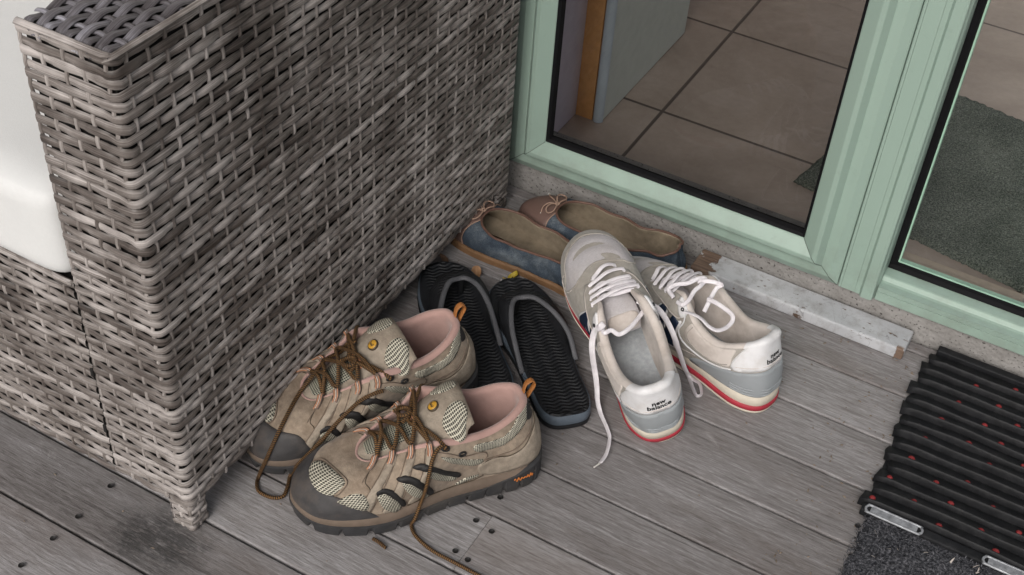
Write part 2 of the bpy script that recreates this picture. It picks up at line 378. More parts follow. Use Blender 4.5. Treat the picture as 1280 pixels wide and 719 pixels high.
# ------------------------------------------------------------------ house: plinth, wall, door, room
GZ=.0276
b=MB(); b.box(-3,3,.004,.10,-.35,.0462); o=b.build('concrete_plinth',MT['concrete'],None,False); tag(o,'rough grey concrete plinth strip under the green door frame','plinth')
b=MB()
b.box(-3,-.712,.004,.24,.0466,2.6); b.box(-.712,1.05,.004,.24,2.09,2.6); b.box(1.05,3,.004,.24,.0466,2.6)
o=b.build('house_wall',MT['render_'],None,False); struct(o)
b=MB(); b.box(-3,3,-1.5,.3,2.6,2.72); struct(b.build('porch_roof',MT['porch'],None,False))  # unseen roof; its blue colour is added to cool the fill light
b=MB(); b.add([(-.9,.1,GZ),(3.2,.1,GZ),(3.2,4.2,GZ),(-.9,4.2,GZ)],[(0,1,2,3)]); struct(b.build('interior_floor',MT['tile'],None,False))
b=MB(); b.box(-1.0,-.694,.2455,4.2,GZ-.02,2.55); b.box(-1.0,3.3,4.2,4.3,GZ-.02,2.55)
struct(b.build('room_wall',MT['room'],None,False))
b=MB(); b.box(-1.0,-.6,.2455,1.5,2.555,2.6); struct(b.build('room_ceiling',MT['ceil'],None,False))  # ceiling cut to a strip, right wall left out, to let light in
b=MB(); b.box(-.7098,-.694,.106,.2452,GZ+.001,2.088); struct(b.build('reveal_wall',MT['lav'],None,False))
def rect_frame(name,x0,x1,z0,z1,prof,mat,parent,bot=None):
    """mitred frame; prof = list of (inset, y) from the outer edge inwards; bot = other insets for the bottom rail"""
    V=[];n=len(prof)
    pb=bot or prof
    for (d,y),(e,y2) in zip(prof,pb): V+=[(x0+d,y,z0+e),(x1-d,y,z0+e),(x1-d,y,z1-d),(x0+d,y,z1-d)]
    F=[]
    for i in range(n-1):
        for k in range(4): F.append((i*4+k,i*4+(k+1)%4,(i+1)*4+(k+1)%4,(i+1)*4+k))
    o=mk(name,V,F,mat,parent,False); return o
door=empty('patio_door',(-.2,0,.0452)); tag(door,'pale green framed glazed patio door with a left sash and a wider right light','door'); door.location=(0,0,0)
# outer frame around everything and the mullion
b=MB(); b.box(-.7118,1.05,.0,.07,2.0,2.088); b.build('head',MT['green'],door,False)
sash=empty('sash',(0,0,0)); sash.parent=door
P=[(0,.05),(0,-.006),(.0015,-.0075),(.012,-.0125),(.013,-.0125),(.0255,-.0125),(.0262,-.0125),(.0335,-.0225),(.0345,-.023),(.0395,-.023),(.041,-.0225),(.0575,-.012),(.0588,-.0105),(.0588,.004)]
o=rect_frame('sash_frame',-.7095,-.1935,.0475,1.99,P,MT['green'],sash); 
rect_frame('gasket',-.7095,-.1935,.0475,1.99,[(.0585,-.0095),(.0595,-.0102),(.0630,-.0075),(.0638,-.0005),(.0638,.004)],MT['gasket'],sash)
for sx_ in (0,1):
    Q=[Vector(((-.7095+d_) if sx_==0 else (-.1935-d_),y_-.0003,.0475+d_)) for d_,y_ in P[1:-1]]
    V_,F_2,u_=tube(Q,.00045,.00045,6); mk('mitre_joint',V_,F_2,MT['joint'],o)
def pane(name,x0,x1,z0,z1,y,parent,gm='glass'):
    V=[(x0,y,z0),(x1,y,z0),(x1,y,z1),(x0,y,z1)]; return mk(name,V,[(0,1,2,3)],MT[gm],parent,False)
pane('pane',-.654,-.249,.103,1.935,.0008,sash,'dglass')  # glass tinted darker here to paint in the dimmer room light behind
# mullion: flat frame section with a groove and a raised rib
b=MB()
def vprof(pts,z0,z1,name,mat,parent):
    V=[(x,y,z0) for x,y in pts]+[(x,y,z1) for x,y in pts]; n=len(pts)
    return mk(name,V,[(i,i+1,n+i+1,n+i) for i in range(n-1)],mat,parent,False)
vprof([(-.1926,.05),(-.1926,-.004),(-.191,-.0052),(-.1885,-.0052),(-.1885,-.0035),(-.1878,-.0035),(-.1878,-.0052),(-.169,-.0055),(-.169,-.0045),(-.1684,-.0045),(-.1684,-.0056),(-.162,-.0058),(-.1585,-.0105),(-.148,-.0105),(-.1448,-.0095),(-.1435,-.0085),(-.1425,-.004),(-.1405,.0),(-.1405,.046)],.0455,2.0,'mullion',MT['green'],door)
# right light: frame bottom rail (profile in y,z), gasket, bead, pane
def hprof(pts,x0,x1,name,mat,parent):
    V=[(x0,y,z) for y,z in pts]+[(x1,y,z) for y,z in pts]; n=len(pts)
    return mk(name,V,[(i,n+i,n+i+1,i+1) for i in range(n-1)],mat,parent,False)
hprof([(.06,.0452),(-.004,.0452),(-.0052,.0466),(-.0052,.060),(-.004,.0603),(-.004,.0608),(-.0052,.0612),(-.0058,.0685),(.006,.0690),(.0095,.0702),(.0125,.0755),(.0145,.0765),(.024,.0775),(.040,.0782)],-.1403,1.05,'bottom_rail',MT['green'],door)
hprof([(.030,.0780),(.0295,.0795),(.034,.0832),(.041,.0842)],-.1403,1.05,'gasket',MT['gasket'],door)
vprof([(-.1404,.033),(-.138,.0325),(-.1325,.036),(-.131,.041)],.0783,2.0,'gasket',MT['gasket'],door)
hprof([(.0412,.0840),(.0409,.0862),(.048,.0868)],-.1309,1.05,'glazing_bead',MT['bead'],door)
vprof([(-.1308,.0412),(-.1285,.0409),(-.128,.048)],.0843,2.0,'glazing_bead',MT['bead'],door)
pane('pane',-.1318,1.05,.083,2.0,.0416,door)
# things inside the room
b=MB(); b.box(-.14,.036,.1122,.136,GZ+.0005,GZ+.006); o=b.build('threshold_strip',MT['thresh'],None,False); tag(o,'pale timber threshold strip on the tiles behind the right pane','threshold')
cab=empty('kitchen_unit',(-.67,.35,GZ)); tag(cab,'grey green kitchen unit end panel standing on the tiles behind the left pane','cabinet')
b=MB(); b.box(-.6935+.67,-.6645+.67,.246-.35-.062,.52-.35,.0008,.9); o=b.build('core_board',plain('orange_chipboard',(.60,.31,.12),.7,.15,80),cab,False)
b=MB(); b.box(-.6640+.67,-.648+.67,.190-.35,.522-.35,.0008,.9); o=b.build('side_panel',MT['panel'],cab,False); bevel(o,.0035,3)
b=MB(); n=10
pts=[(-.6556+.67+cos(a)*.0086,.1895-.35+sin(a)*.0086) for a in [pi+pi*i/n for i in range(n+1)]]
vprof(pts,.0008,.9,'edge_strip',MT['panedge'],cab)
im=empty('door_mat',(-.0,.36,GZ),Matrix.Rotation(radians(-10),3,'Z')); tag(im,'dark grey green carpet door mat on the tiled floor inside the right pane','mat')
random.seed(3)
V=[];F=[];nx,ny=140,72; W_,H_=.62,.41
for j in range(ny+1):
    for i in range(nx+1):
        x=-.30+W_*i/nx;y=-H_/2+H_*j/ny
        if i in(0,nx):x+=random.uniform(-.002,.002)
        if j in(0,ny):y+=random.uniform(-.002,.002)
        e=0 if i in(0,nx) or j in(0,ny) else 1
        V.append((x,y,.0006+e*(.007+random.uniform(0,.003))))
for j in range(ny):
    for i in range(nx): a=j*(nx+1)+i; F.append((a,a+1,a+nx+2,a+nx+1))
mk('pile',V,F,MT['imat'],im)
b=MB(); b.box(-.377,-.065,-.052,-.006,.0008,.0195)
o=b.build('timber_batten',MT['strip'],None,False); bevel(o,.0025,2); tag(o,'weathered white batten with flaking paint lying along the plinth','batten')
bm=bmesh.new(); bm.from_mesh(o.data); bmesh.ops.subdivide_edges(bm,edges=bm.edges,cuts=6,use_grid_fill=True); bm.to_mesh(o.data); bm.free()
o.location=(-.012,0,0); o.rotation_euler=(0,0,radians(-.6))

# ------------------------------------------------------------------ wicker sofa
sofa=empty('wicker_sofa',(-.735,-.41,0)); tag(sofa,'grey brown woven rattan garden sofa, its high arm facing the shoes','sofa')
SO=Vector((-.735,-.41,0))
XL,XR,YF,YB,ZB,ZT=-.7872,-.6844,-.766,-.0514,.044,.6252
def path_pts(kind):
    """list of (point, outward normal, s) sampled along a horizontal weaving path"""
    r=.009; out=[]
    if kind=='arm':
        ctr=[(XL,YF)]; 
        pl=[('l',(XL,YF),(XR-r,YF),(0,-1)),('a',(XR-r,YF+r),r,-pi/2,0),('l',(XR,YF+r),(XR,YB-r),(1,0)),('a',(XR-r,YB-r),r,0,pi/2),('l',(XR-r,YB),(XL,YB),(0,1))]
    elif kind=='base': pl=[('l',(-1.5,YF-.002),(XL-.0012,YF-.002),(0,-1))]
    elif kind=='legf':
        x0,x1,y0,y1=XR-.029,XR-.0015,YF+.0015,YF+.027; r=.004
        pl=[('l',(x0,y0),(x1-r,y0),(0,-1)),('a',(x1-r,y0+r),r,-pi/2,0),('l',(x1,y0+r),(x1,y1-r),(1,0)),('a',(x1-r,y1-r),r,0,pi/2),('l',(x1-r,y1),(x0+r,y1),(0,1)),('a',(x0+r,y1-r),r,pi/2,pi),('l',(x0,y1-r),(x0,y0),(-1,0))]
    elif kind=='legb':
        x0,x1,y0,y1=XR-.029,XR-.0015,YB-.032,YB-.002; r=.004
        pl=[('l',(x0,y0),(x1-r,y0),(0,-1)),('a',(x1-r,y0+r),r,-pi/2,0),('l',(x1,y0+r),(x1,y1-r),(1,0)),('a',(x1-r,y1-r),r,0,pi/2),('l',(x1-r,y1),(x0+r,y1),(0,1)),('a',(x0+r,y1-r),r,pi/2,pi),('l',(x0,y1-r),(x0,y0),(-1,0))]
    s=0.; st=.0036
    for q in pl:
        if q[0]=='l':
            a,b_=Vector((*q[1],0)),Vector((*q[2],0)); L=(b_-a).length; n=max(1,int(L/st))
            for i in range(n): out.append((a.lerp(b_,i/n),Vector((*q[3],0)),s+L*i/n))
            s+=L; last=(b_,Vector((*q[3],0)))
        else:
            c,r_,a0,a1=Vector((*q[1],0)),q[2],q[3],q[4]; n=5
            for i in range(n):
                a=a0+(a1-a0)*i/n; d=Vector((cos(a),sin(a),0)); out.append((c+d*r_,d,s+abs(a1-a0)*r_*i/n))
            s+=abs(a1-a0)*r_; last=(c+Vector((cos(a1),sin(a1),0))*r_,Vector((cos(a1),sin(a1),0)))
    out.append((last[0],last[1],s)); return out
def weave(mbs,kind,z0,z1,pitch,P,A=.0014,w=.0108,first=None):
    pp=path_pts(kind); rows=int(round((z1-z0)/pitch)); ph=(z1-z0)/rows
    for i in range(rows):
        rr=random.random(); zc=z0+(i+.5)*ph+random.uniform(-.0008,.0008); u0=random.random()*7
        ww=w*random.uniform(.93,1.06); phs=random.uniform(-.12,.12)
        cs=[(-.5,-.0012),(-.36,.0002),(.05,.0008),(.38,.0005),(.5,-.0010)]
        V=[];uv=[]
        for p,n,s in pp:
            c0=cos(pi*(s/P)+pi*i+phs); c=math.copysign(abs(c0)**.55,c0); cf=1 if kind[0]!='a' else min(1,max(0,min(abs(s-.0998),abs(s-.811))-.006)/.012); d=A*(c*cf+.35*(1-cf))+.0003
            wob=.0009*noise.noise(Vector((s*9,i*3.7,kind.__hash__()%7)))*2+.0009*c
            for a,h in cs:
                V.append(p-SO+n*(d+h)+Vector((0,0,zc+a*ww*(.94+.06*c)+wob))); uv.append((s+u0,a+.5))
        m_=len(cs); F=[]
        for k in range(len(pp)-1):
            for j in range(m_-1): a=k*m_+j; F.append((a,a+m_,a+m_+1,a+1))
        mbs.add(V,F,uv,rr)
    # stakes
    S=pp[-1][2]; k=0
    while k*P<S:
        s=k*P; q=min(pp,key=lambda t:abs(t[2]-s)); rr=random.random(); tdir=Vector((-q[1].y,q[1].x,0)); hw=.0023
        n=int((z1-z0)/.004); V=[];uv=[]
        for j in range(n+1):
            z=z0+(z1-z0)*j/n
            d=-.0002+.0006*cos(pi*((z-z0)/ph-.5)+pi*(k+1))
            for a,h in ((-1,-.0012),(-.5,.0006),(.5,.0006),(1,-.0012)):
                V.append(q[0]-SO+q[1]*(d+h)+tdir*(a*hw)+Vector((0,0,z))); uv.append((z+rr*5,a*.5+.5))
        F=[(j*4+c,j*4+c+1,j*4+c+5,j*4+c+4) for j in range(n) for c in range(3)]
        mbs.add(V,F,uv,.35+.6*rr); k+=1
random.seed(5)
b=MB(); weave(b,'arm',ZB,ZT-.006,.0113,.0232); b.build('arm_weave',MT['wicker'],sofa)
b=MB(); weave(b,'base',ZB,.331,.0113,.0232); b.build('base_weave',MT['wicker'],sofa)
for kd in ('legf','legb'):
    b=MB(); weave(b,kd,.002,ZB+.01,.0085,.0125,.0012,.0085)
    if kd=='legf': b.box(XR-.026-SO.x,XR-.004-SO.x,YF+.004-SO.y,YF+.024-SO.y,.0005,.05,.05)
    else: b.box(XR-.026-SO.x,XR-.004-SO.x,YB-.029-SO.y,YB-.005-SO.y,.0005,.05,.05)
    b.build('leg',MT['wicker'],sofa)
# arm top: strands run along the arm, cross strands between
b=MB()
zt=ZT-.0035; nst=9
for i in range(nst):
    xc=XL+.004+(XR-XL-.008)*(i+.5)/nst; rr=random.random(); V=[];uv=[]; u0=random.random()*5
    n=200; cs=[(-.5,-.0012),(-.28,.0004),(0,.0009),(.28,.0004),(.5,-.0012)]
    for k in range(n+1):
        y=YF-.001+(YB-YF)*k/n; c=cos(pi*(y-YF)/.0225+pi*i); e=0
        zz=zt+.0024*c
        if k<3: zz-= (3-k)**2*.0009
        for a,h in cs: V.append(Vector((xc+a*.0102+.0008*noise.noise(Vector((y*9,i*5.,0))),y,zz+h))-SO); uv.append((y+u0,a+.5))
    F=[(k*5+j,k*5+5+j,k*5+6+j,k*5+1+j) for k in range(n) for j in range(4)]; b.add(V,F,uv,rr*.7)
for k in range(1,32):
    y=YF+.0225*k; rr=random.random(); V=[];uv=[]
    for i in range(46):
        x=XL+.001+(XR-XL-.002)*i/45; xi=(x-XL-.004)/(XR-XL-.008)*nst-.5
        d=-.0004-.0010*cos(pi*xi+pi*k)
        for a,h in ((-1,-.001),(-.4,.0006),(.4,.0006),(1,-.001)): V.append(Vector((x,y+a*.0034,zt+d+h))-SO); uv.append((x+rr*7,a*.5+.5))
    b.add(V,[(i*4+j,i*4+j+1,i*4+j+5,i*4+j+4) for i in range(45) for j in range(3)],uv,.3+.5*rr)
b.build('arm_top_weave',MT['wicker_sky_tint'],sofa)  # slate-blue tint in the top weave's colour stands in for sky reflection
# edge trim strands around the arm top
def trim(P,up,name='edge_strand'):
    Q=cr(P,90); V,F,uv=tube(Q,.0034,.0012,8,False,up); o=mk(name,[v-SO for v in V],F,MT['wicker'],sofa,True,[(a,b_*2) for a,b_ in uv],[.92]*len(V)); return o
trim([(XL,YF-.001,ZT-.0045),(XL+.05,YF-.0012,ZT-.004),(XR-.006,YF-.001,ZT-.0045),(XR-.0015,YF+.0015,ZT-.0045),(XR+.0008,YF+.008,ZT-.0042),(XR+.001,YF+.2,ZT-.004),(XR+.001,YF+.45,ZT-.004),(XR+.001,YB,ZT-.004)],[Vector((.3,-.6,.9))]*90)
trim([(-1.5,YF-.0025,.3285),(-1.2,YF-.0025,.3285),(XL-.05,YF-.0025,.3285),(XL-.002,YF-.0025,.3285)],[Vector((0,-.7,.9))]*90)
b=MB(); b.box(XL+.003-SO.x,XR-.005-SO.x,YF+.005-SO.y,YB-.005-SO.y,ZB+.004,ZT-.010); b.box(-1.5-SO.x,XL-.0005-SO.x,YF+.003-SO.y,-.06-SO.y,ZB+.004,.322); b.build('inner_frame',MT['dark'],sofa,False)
# two dark lashing holes at the seam
for z in (.118,.205):
    b=MB(); b.box(-.0025+XL-.0015-SO.x,.0015+XL-.0015-SO.x,YF-.0045-SO.y,YF-.001-SO.y,z-.006,z+.006); bevel(b.build('seam_gap',MT['dark'],sofa,False),.0012,2)
# cushion
def rbox(x0,x1,y0,y1,z0,z1,r,n=5,bulge=.006):
    V=[];F=[];idx={}
    bm=bmesh.new(); bmesh.ops.create_cube(bm,size=1.)
    bmesh.ops.subdivide_edges(bm,edges=bm.edges,cuts=14,use_grid_fill=True)
    cx,cy,cz=(x0+x1)/2,(y0+y1)/2,(z0+z1)/2; hx,hy,hz=(x1-x0)/2,(y1-y0)/2,(z1-z0)/2
    for v in bm.verts:
        p=Vector((v.co.x*2,v.co.y*2,v.co.z*2))
        f=lambda t: math.copysign(abs(t)**.55,t)
        q=Vector((f(p.x)*hx,f(p.y)*hy,p.z*hz))
        c=Vector((max(-hx+r,min(hx-r,q.x)),max(-hy+r,min(hy-r,q.y)),max(-hz+r,min(hz-r,q.z))))
        d=q-c
        if d.length>1e-6: q=c+d.normalized()*r if d.length>r*.2 else q
        u_,w_=q.x/hx,q.y/hy
        q.z+= bulge*(1-u_*u_)*(1-w_*w_)*(1 if q.z>0 else 0)
        q+=Vector((0,0,.0015*noise.noise(q*9)))
        v.co=q+Vector((cx,cy,cz))
    return bm
bm=rbox(-1.45,-.7895,-.7725,-.12,.3225,.4375,.024)
me=bpy.data.meshes.new('seat_cushion'); bm.to_mesh(me); bm.free(); me.polygons.foreach_set('use_smooth',[True]*len(me.polygons)); me.materials.append(MT['cushion'])
cu=bpy.data.objects.new('seat_cushion',me); C.objects.link(cu); tag(cu,'thick white seat cushion resting on the woven sofa base','cushion')
cu.modifiers.new('s','SUBSURF').levels=1; cu.modifiers['s'].render_levels=2

# ------------------------------------------------------------------ footwear
def per(us, pts, u):
    """periodic cubic interpolation"""
    u%=1.; n=len(us); i=n-1
    for k in range(n):
        if us[k]<=u: i=k
    def U(k): return us[k%n]+(k//n)
    def Pt(k): return Vector(pts[k%n])
    a=U(i);b_=U(i+1); t=(u-a)/(b_-a); h=b_-a
    m0=(Pt(i+1)-Pt(i-1))/(U(i+1)-U(i-1)); m1=(Pt(i+2)-Pt(i))/(U(i+2)-U(i))
    t2=t*t;t3=t2*t
    return Pt(i)*(2*t3-3*t2+1)+m0*(h*(t3-2*t2+t))+Pt(i+1)*(-2*t3+3*t2)+m1*(h*(t3-t2))
def mir(L,sx=True): 
    out=[]
    for r in L:
        r=list(r); r[0]=(1-r[0])%1.
        if sx: r[1]=-r[1]
        out.append(tuple(r))
    return sorted(out)
class Shoe:
    def __init__(s,base,rim,bul,mirror=False,scale=1.,N=112,K=20):
        if mirror: base,rim,bul=mir(base),mir(rim),mir(bul,False)
        s.mirror=mirror; s.sc=scale; s.N=N; s.K=K
        T=512; s.T=T; s.B=[];s.R=[];s.U=[]
        bu=[r[0] for r in base];bp=[r[1:] for r in base]; ru=[r[0] for r in rim]; rp=[r[1:] for r in rim]
        vu=[r[0] for r in bul]; vp4=[r[1:] for r in bul]
        for i in range(T):
            u=i/T; s.B.append(per(bu,bp,u)*scale); s.R.append(per(ru,rp,u)*scale)
            a=per(vu,[q[:2]+(0,) for q in vp4],u); c=per(vu,[q[2:]+(0,) for q in vp4],u); s.U.append((a.x*scale,a.y*scale,c.x*scale,c.y*scale))
        s.Nn=[]
        for i in range(T):
            t=s.B[(i+4)%T]-s.B[i-4]; s.Nn.append(Vector((-t.y,t.x,0)).normalized())   # outward (u runs heel>left>toe>right)
        s.extra=None
    def lk(s,A,u):
        x=(u%1.)*s.T; i=int(x); f=x-i; a=A[i%s.T]; c=A[(i+1)%s.T]
        return a.lerp(c,f) if isinstance(a,Vector) else tuple(p+(q-p)*f for p,q in zip(a,c))
    def S(s,u,v):
        B=s.lk(s.B,u);R=s.lk(s.R,u);n=s.lk(s.Nn,u);o1,z1,o2,z2=s.lk(s.U,u)
        P1=B+n*o1+Vector((0,0,z1)); P2=R+n*o2+Vector((0,0,z2)); w=1-v
        p=B*(w*w*w)+P1*(3*w*w*v)+P2*(3*w*v*v)+R*(v*v*v)
        if s.extra: p=s.extra(u,v,p,n)
        return p
    def Sn(s,u,v):
        e=.004; a=s.S(u+e,v)-s.S(u-e,v); c=s.S(u,min(1,v+.02))-s.S(u,max(0,v-.02)); n=c.cross(a)
        if n.length<1e-12: return s.lk(s.Nn,u)
        n.normalize(); 
        return n
    def upper(s,name,mat,par):
        V=[];uv=[];N,K=s.N,s.K
        for j in range(K+1):
            for i in range(N): V.append(s.S(i/N,j/K)); uv.append((i/N*.65*s.sc,j/K*.085*s.sc))
        F=[(j*N+i,(j+1)*N+i,(j+1)*N+(i+1)%N,j*N+(i+1)%N) for j in range(K) for i in range(N)]
        return mk(name,V,F,mat,par,True,uv)
    def lining(s,name,mat,par,thick=.008,roll=.004,zin=.034,out=.0012,ins=.011,u0=None):
        N=s.N; V=[]; rows=13
        f=lambda u: .35+.65*min(1,max(0,(abs(((u+.5)%1)-.5)-0.)/.0001)) if False else 1.
        for j in range(rows):
            t=j/(rows-1)
            for i in range(N):
                u=i/N; R=s.lk(s.R,u); n=s.lk(s.Nn,u); B=s.lk(s.B,u); d=abs(((u)%1.)-.5)   # 0 at toe
                k=min(1,max(0,(d-.10)/.10)); th=thick*(.35+.65*k); rl=roll*(.3+.7*k)
                I=B-n*ins; I.z=zin+ (.006*max(0,1-d/.12))
                if t<.4:
                    a=pi*(t/.4); p=R+n*(out)-n*(th*.5*(1-cos(a)))+Vector((0,0,rl*sin(a)-.001))
                else:
                    q=(t-.4)/.6; A=R+n*out-n*th-Vector((0,0,.001)); P1=A-Vector((0,0,.35*(A.z-I.z)))+n*.002
                    w=1-q; p=A*(w*w)+P1*(2*w*q)+I*(q*q)
                V.append(p)
        F=[(j*N+i,(j+1)*N+i,(j+1)*N+(i+1)%N,j*N+(i+1)%N) for j in range(rows-1) for i in range(N)]
        return mk(name,V,F,mat,par,True,[(i%N/N*.6,i//N*.008) for i in range(len(V))])
    def insole(s,name,mat,par,zin=.034,ins=.010):
        N=s.N;V=[]; sc_l=(1.,.7,.4,.15,0.)
        for sc_ in sc_l:
            for i in range(N):
                u=i/N;d=abs(u-.5); p=s.lk(s.B,u)-s.lk(s.Nn,u)*ins
                z1=zin+.006*max(0,1-d/.12); cc=Vector((0,min(max(p.y,.05*s.sc),.22*s.sc),zin-.002)); p.z=z1; V.append(cc.lerp(p,sc_))
        F=[(r*N+i,(r+1)*N+i,(r+1)*N+(i+1)%N,r*N+(i+1)%N) for r in range(len(sc_l)-1) for i in range(N)]
        return mk(name,V,F,mat,par,True)
    def ringloft(s,name,layers,mat,par,N=160,cap=True,smooth=True):
        """layers: (offset, z or function(u), ) from top to bottom"""
        V=[]
        for off,z in layers:
            for i in range(N):
                u=i/N; o=off(u) if callable(off) else off; p=s.lk(s.B,u)+s.lk(s.Nn,u)*o; p.z=(z(u) if callable(z) else z); V.append(p)
        L=len(layers); F=[(j*N+i,(j+1)*N+i,(j+1)*N+(i+1)%N,j*N+(i+1)%N) for j in range(L-1) for i in range(N)]
        if cap: F.append(tuple((L-1)*N+i for i in range(N))); F.append(tuple(range(N-1,-1,-1)))
        return mk(name,V,F,mat,par,smooth,[(i%N/N*.66,i//N*.01) for i in range(len(V))])
    def patch(s,name,poly,mat,par,off=.0012,uvrot=0.,surf=None,nrm=None,dens=None,smoothpoly=True,mirror=True,lip=True,su=.65,sv=.085):
        """panel sewn onto the surface: poly = outline in (u,v)"""
        S=surf or s.S; Nf=nrm or s.Sn
        if s.mirror and mirror and surf is None: poly=[(1-u,v) for u,v in poly]
        P=[Vector((u*su,v*sv,0)) for u,v in poly]
        per_=sum((P[i]-P[i-1]).length for i in range(len(P)))
        if smoothpoly: P=cr(P,max(20,int(per_/.0022)),True)
        else:
            Q=[]
            for i in range(len(P)):
                a,c=P[i],P[(i+1)%len(P)]; k=max(1,int((c-a).length/.0025)); Q+=[a.lerp(c,t/k) for t in range(k)]
            P=Q
        d=dens or .0036; pts=[(p.x,p.y) for p in P]; n0=len(pts)
        xs=[p[0] for p in pts];ys=[p[1] for p in pts]
        inside=[]
        y=min(ys)+d*.6
        row=0
        while y<max(ys):
            x=min(xs)+d*(.3+.5*(row%2))
            while x<max(xs):
                c=False; j=n0-1; md=9
                for i in range(n0):
                    xi,yi=pts[i];xj,yj=pts[j]
                    if (yi>y)!=(yj>y) and x<(xj-xi)*(y-yi)/(yj-yi+1e-12)+xi: c=not c
                    md=min(md,(xi-x)**2+(yi-y)**2); j=i
                if c and md>(d*.55)**2: inside.append((x,y))
                x+=d
            y+=d*.87; row+=1
        allp=[Vector(p) for p in pts+inside]
        r=delaunay_2d_cdt(allp,[(i,(i+1)%n0) for i in range(n0)],[],1,1e-7)
        vv,ff=r[0],r[2]
        V=[];uv=[]
        cu,su_=cos(uvrot),sin(uvrot)
        for p in vv:
            u,v=p.x/su,p.y/sv; v=min(1.,max(0.,v)); V.append(S(u,v)+Nf(u,v)*off); uv.append((p.x*cu-p.y*su_,p.x*su_+p.y*cu))
        F=[tuple(f) for f in ff]
        if lip:
            # turn the edge down onto the surface
            m0=len(V); ids=list(range(n0)) if len(vv)>=n0 else []
            for i in ids:
                p=vv[i]; u,v=p.x/su,min(1.,max(0.,p.y/sv)); c=Vector((sum(xs)/n0,sum(ys)/n0)); q=p+(p-c).normalized()*.0006
                V.append(S(q.x/su,min(1,max(0,q.y/sv)))-Nf(u,v)*.0006); uv.append(uv[i])
            for i in ids: F.append((i,(i+1)%n0,m0+(i+1)%n0,m0+i))
        o=mk(name,V,F,mat,par,True,uv); return fixn(o)
    def seam(s,name,line,mat,par,r=.0007,off=.0008,closed=False,mirror=True,n=None):
        if s.mirror and mirror: line=[(1-u,v) for u,v in line]
        P=[s.S(u,v)+s.Sn(u,v)*off for u,v in line]; return rope(name,P,r,mat,par,n or max(16,len(P)*7),None,closed,6)
    def text(s,name,txt,u0,v0,size,mat,par,off=.0009,rot=0.,bold=.02,flip=-1,space=1.,shear=0.):
        cu=bpy.data.curves.new(name,'FONT'); cu.body=txt; cu.size=size; cu.align_x='CENTER'; cu.align_y='CENTER'; cu.offset=bold*size; cu.space_character=space; cu.shear=shear; cu.resolution_u=3; cu.fill_mode='FRONT'
        ob=bpy.data.objects.new(name,cu); C.objects.link(ob); dg=bpy.context.evaluated_depsgraph_get(); me=ob.evaluated_get(dg).to_mesh()
        V0=[v.co.copy() for v in me.vertices]; F=[tuple(p.vertices) for p in me.polygons]; ob.evaluated_get(dg).to_mesh_clear()
        bpy.data.objects.remove(ob); bpy.data.curves.remove(cu)
        e=.003; Lu=(s.S(u0+e,v0)-s.S(u0-e,v0)).length/(2*e); Lv=(s.S(u0,v0+.03)-s.S(u0,v0-.03)).length/.06
        V=[]
        for p in V0:
            x=p.x*cos(rot)-p.y*sin(rot); y=p.x*sin(rot)+p.y*cos(rot); u=u0+flip*x/Lu; v=min(1,max(0,v0+y/Lv)); V.append(s.S(u,v)+s.Sn(u,v)*off)
        return fixn(mk(name,V,F,mat,par,False))
def shoe_root(name,pos,yaw,pitch,roll):
    f=Vector((sin(yaw),cos(yaw),0));r=Vector((f.y,-f.x,0));u=Vector((0,0,1)); F=f*cos(pitch)+u*sin(pitch); U=r.cross(F)
    R2=r*cos(roll)+U*sin(roll);U2=R2.cross(F); M=Matrix((R2,F,U2)).transposed()
    return empty(name,pos,M),M
def tongue(name,line,wid,thick,arch,mat,par,n=34,ns=24):
    """padded tongue: line=(x,y,z) points, wid=half widths; returns object and surface function (a in -1..1, t in 0..1)"""
    P=cr(line,n); W=[]
    for i in range(n):
        x=i/(n-1)*(len(wid)-1); k=min(len(wid)-2,int(x)); f=x-k; W.append(wid[k]+(wid[k+1]-wid[k])*(f*f*(3-2*f)))
    T=[];Nn=[]
    for i in range(n):
        t=(P[min(n-1,i+1)]-P[max(0,i-1)]).normalized(); T.append(t); Nn.append(-Vector((1,0,0)).cross(t).normalized())
    V=[];uv=[]
    for i in range(n):
        endk=1.
        e=min(i,n-1-i) if True else 0
        if n-1-i<4: endk=sqrt(max(.02,1-((4-(n-1-i))/4.2)**2))
        for j in range(ns):
            a=2*pi*j/ns; ca,sa=cos(a),sin(a); x=W[i]*math.copysign(abs(ca)**.8,ca); h=thick*math.copysign(abs(sa)**.6,sa)*.5*endk
            V.append(P[i]+Vector((x,0,0))+Nn[i]*(h-arch*(x/max(.001,max(W)))**2)); uv.append((x,i/(n-1)*.1))
    F=[(i*ns+j,i*ns+(j+1)%ns,(i+1)*ns+(j+1)%ns,(i+1)*ns+j) for i in range(n-1) for j in range(ns)]
    F+=[tuple(range(ns-1,-1,-1)),tuple((n-1)*ns+j for j in range(ns))]
    o=fixn(mk(name,V,F,mat,par,True,uv))
    mw=max(W)
    def S(u,v):
        x=v*(n-1); k=min(n-2,int(x)); f=x-k; p=P[k].lerp(P[k+1],f); nn=Nn[k].lerp(Nn[k+1],f); w=W[k]+(W[k+1]-W[k])*f
        xx=(u*2-1)*w; return p+Vector((xx,0,0))+nn*(thick*.5*max(0,(1-abs(u*2-1)**3))**.5-arch*(xx/mw)**2)
    def Nf(u,v):
        e=.02; a=S(min(1,u+e),v)-S(max(0,u-e),v); c=S(u,min(1,v+e))-S(u,max(0,v-e)); q=a.cross(c).normalized(); return q if q.z>0 else -q
    return o,S,Nf
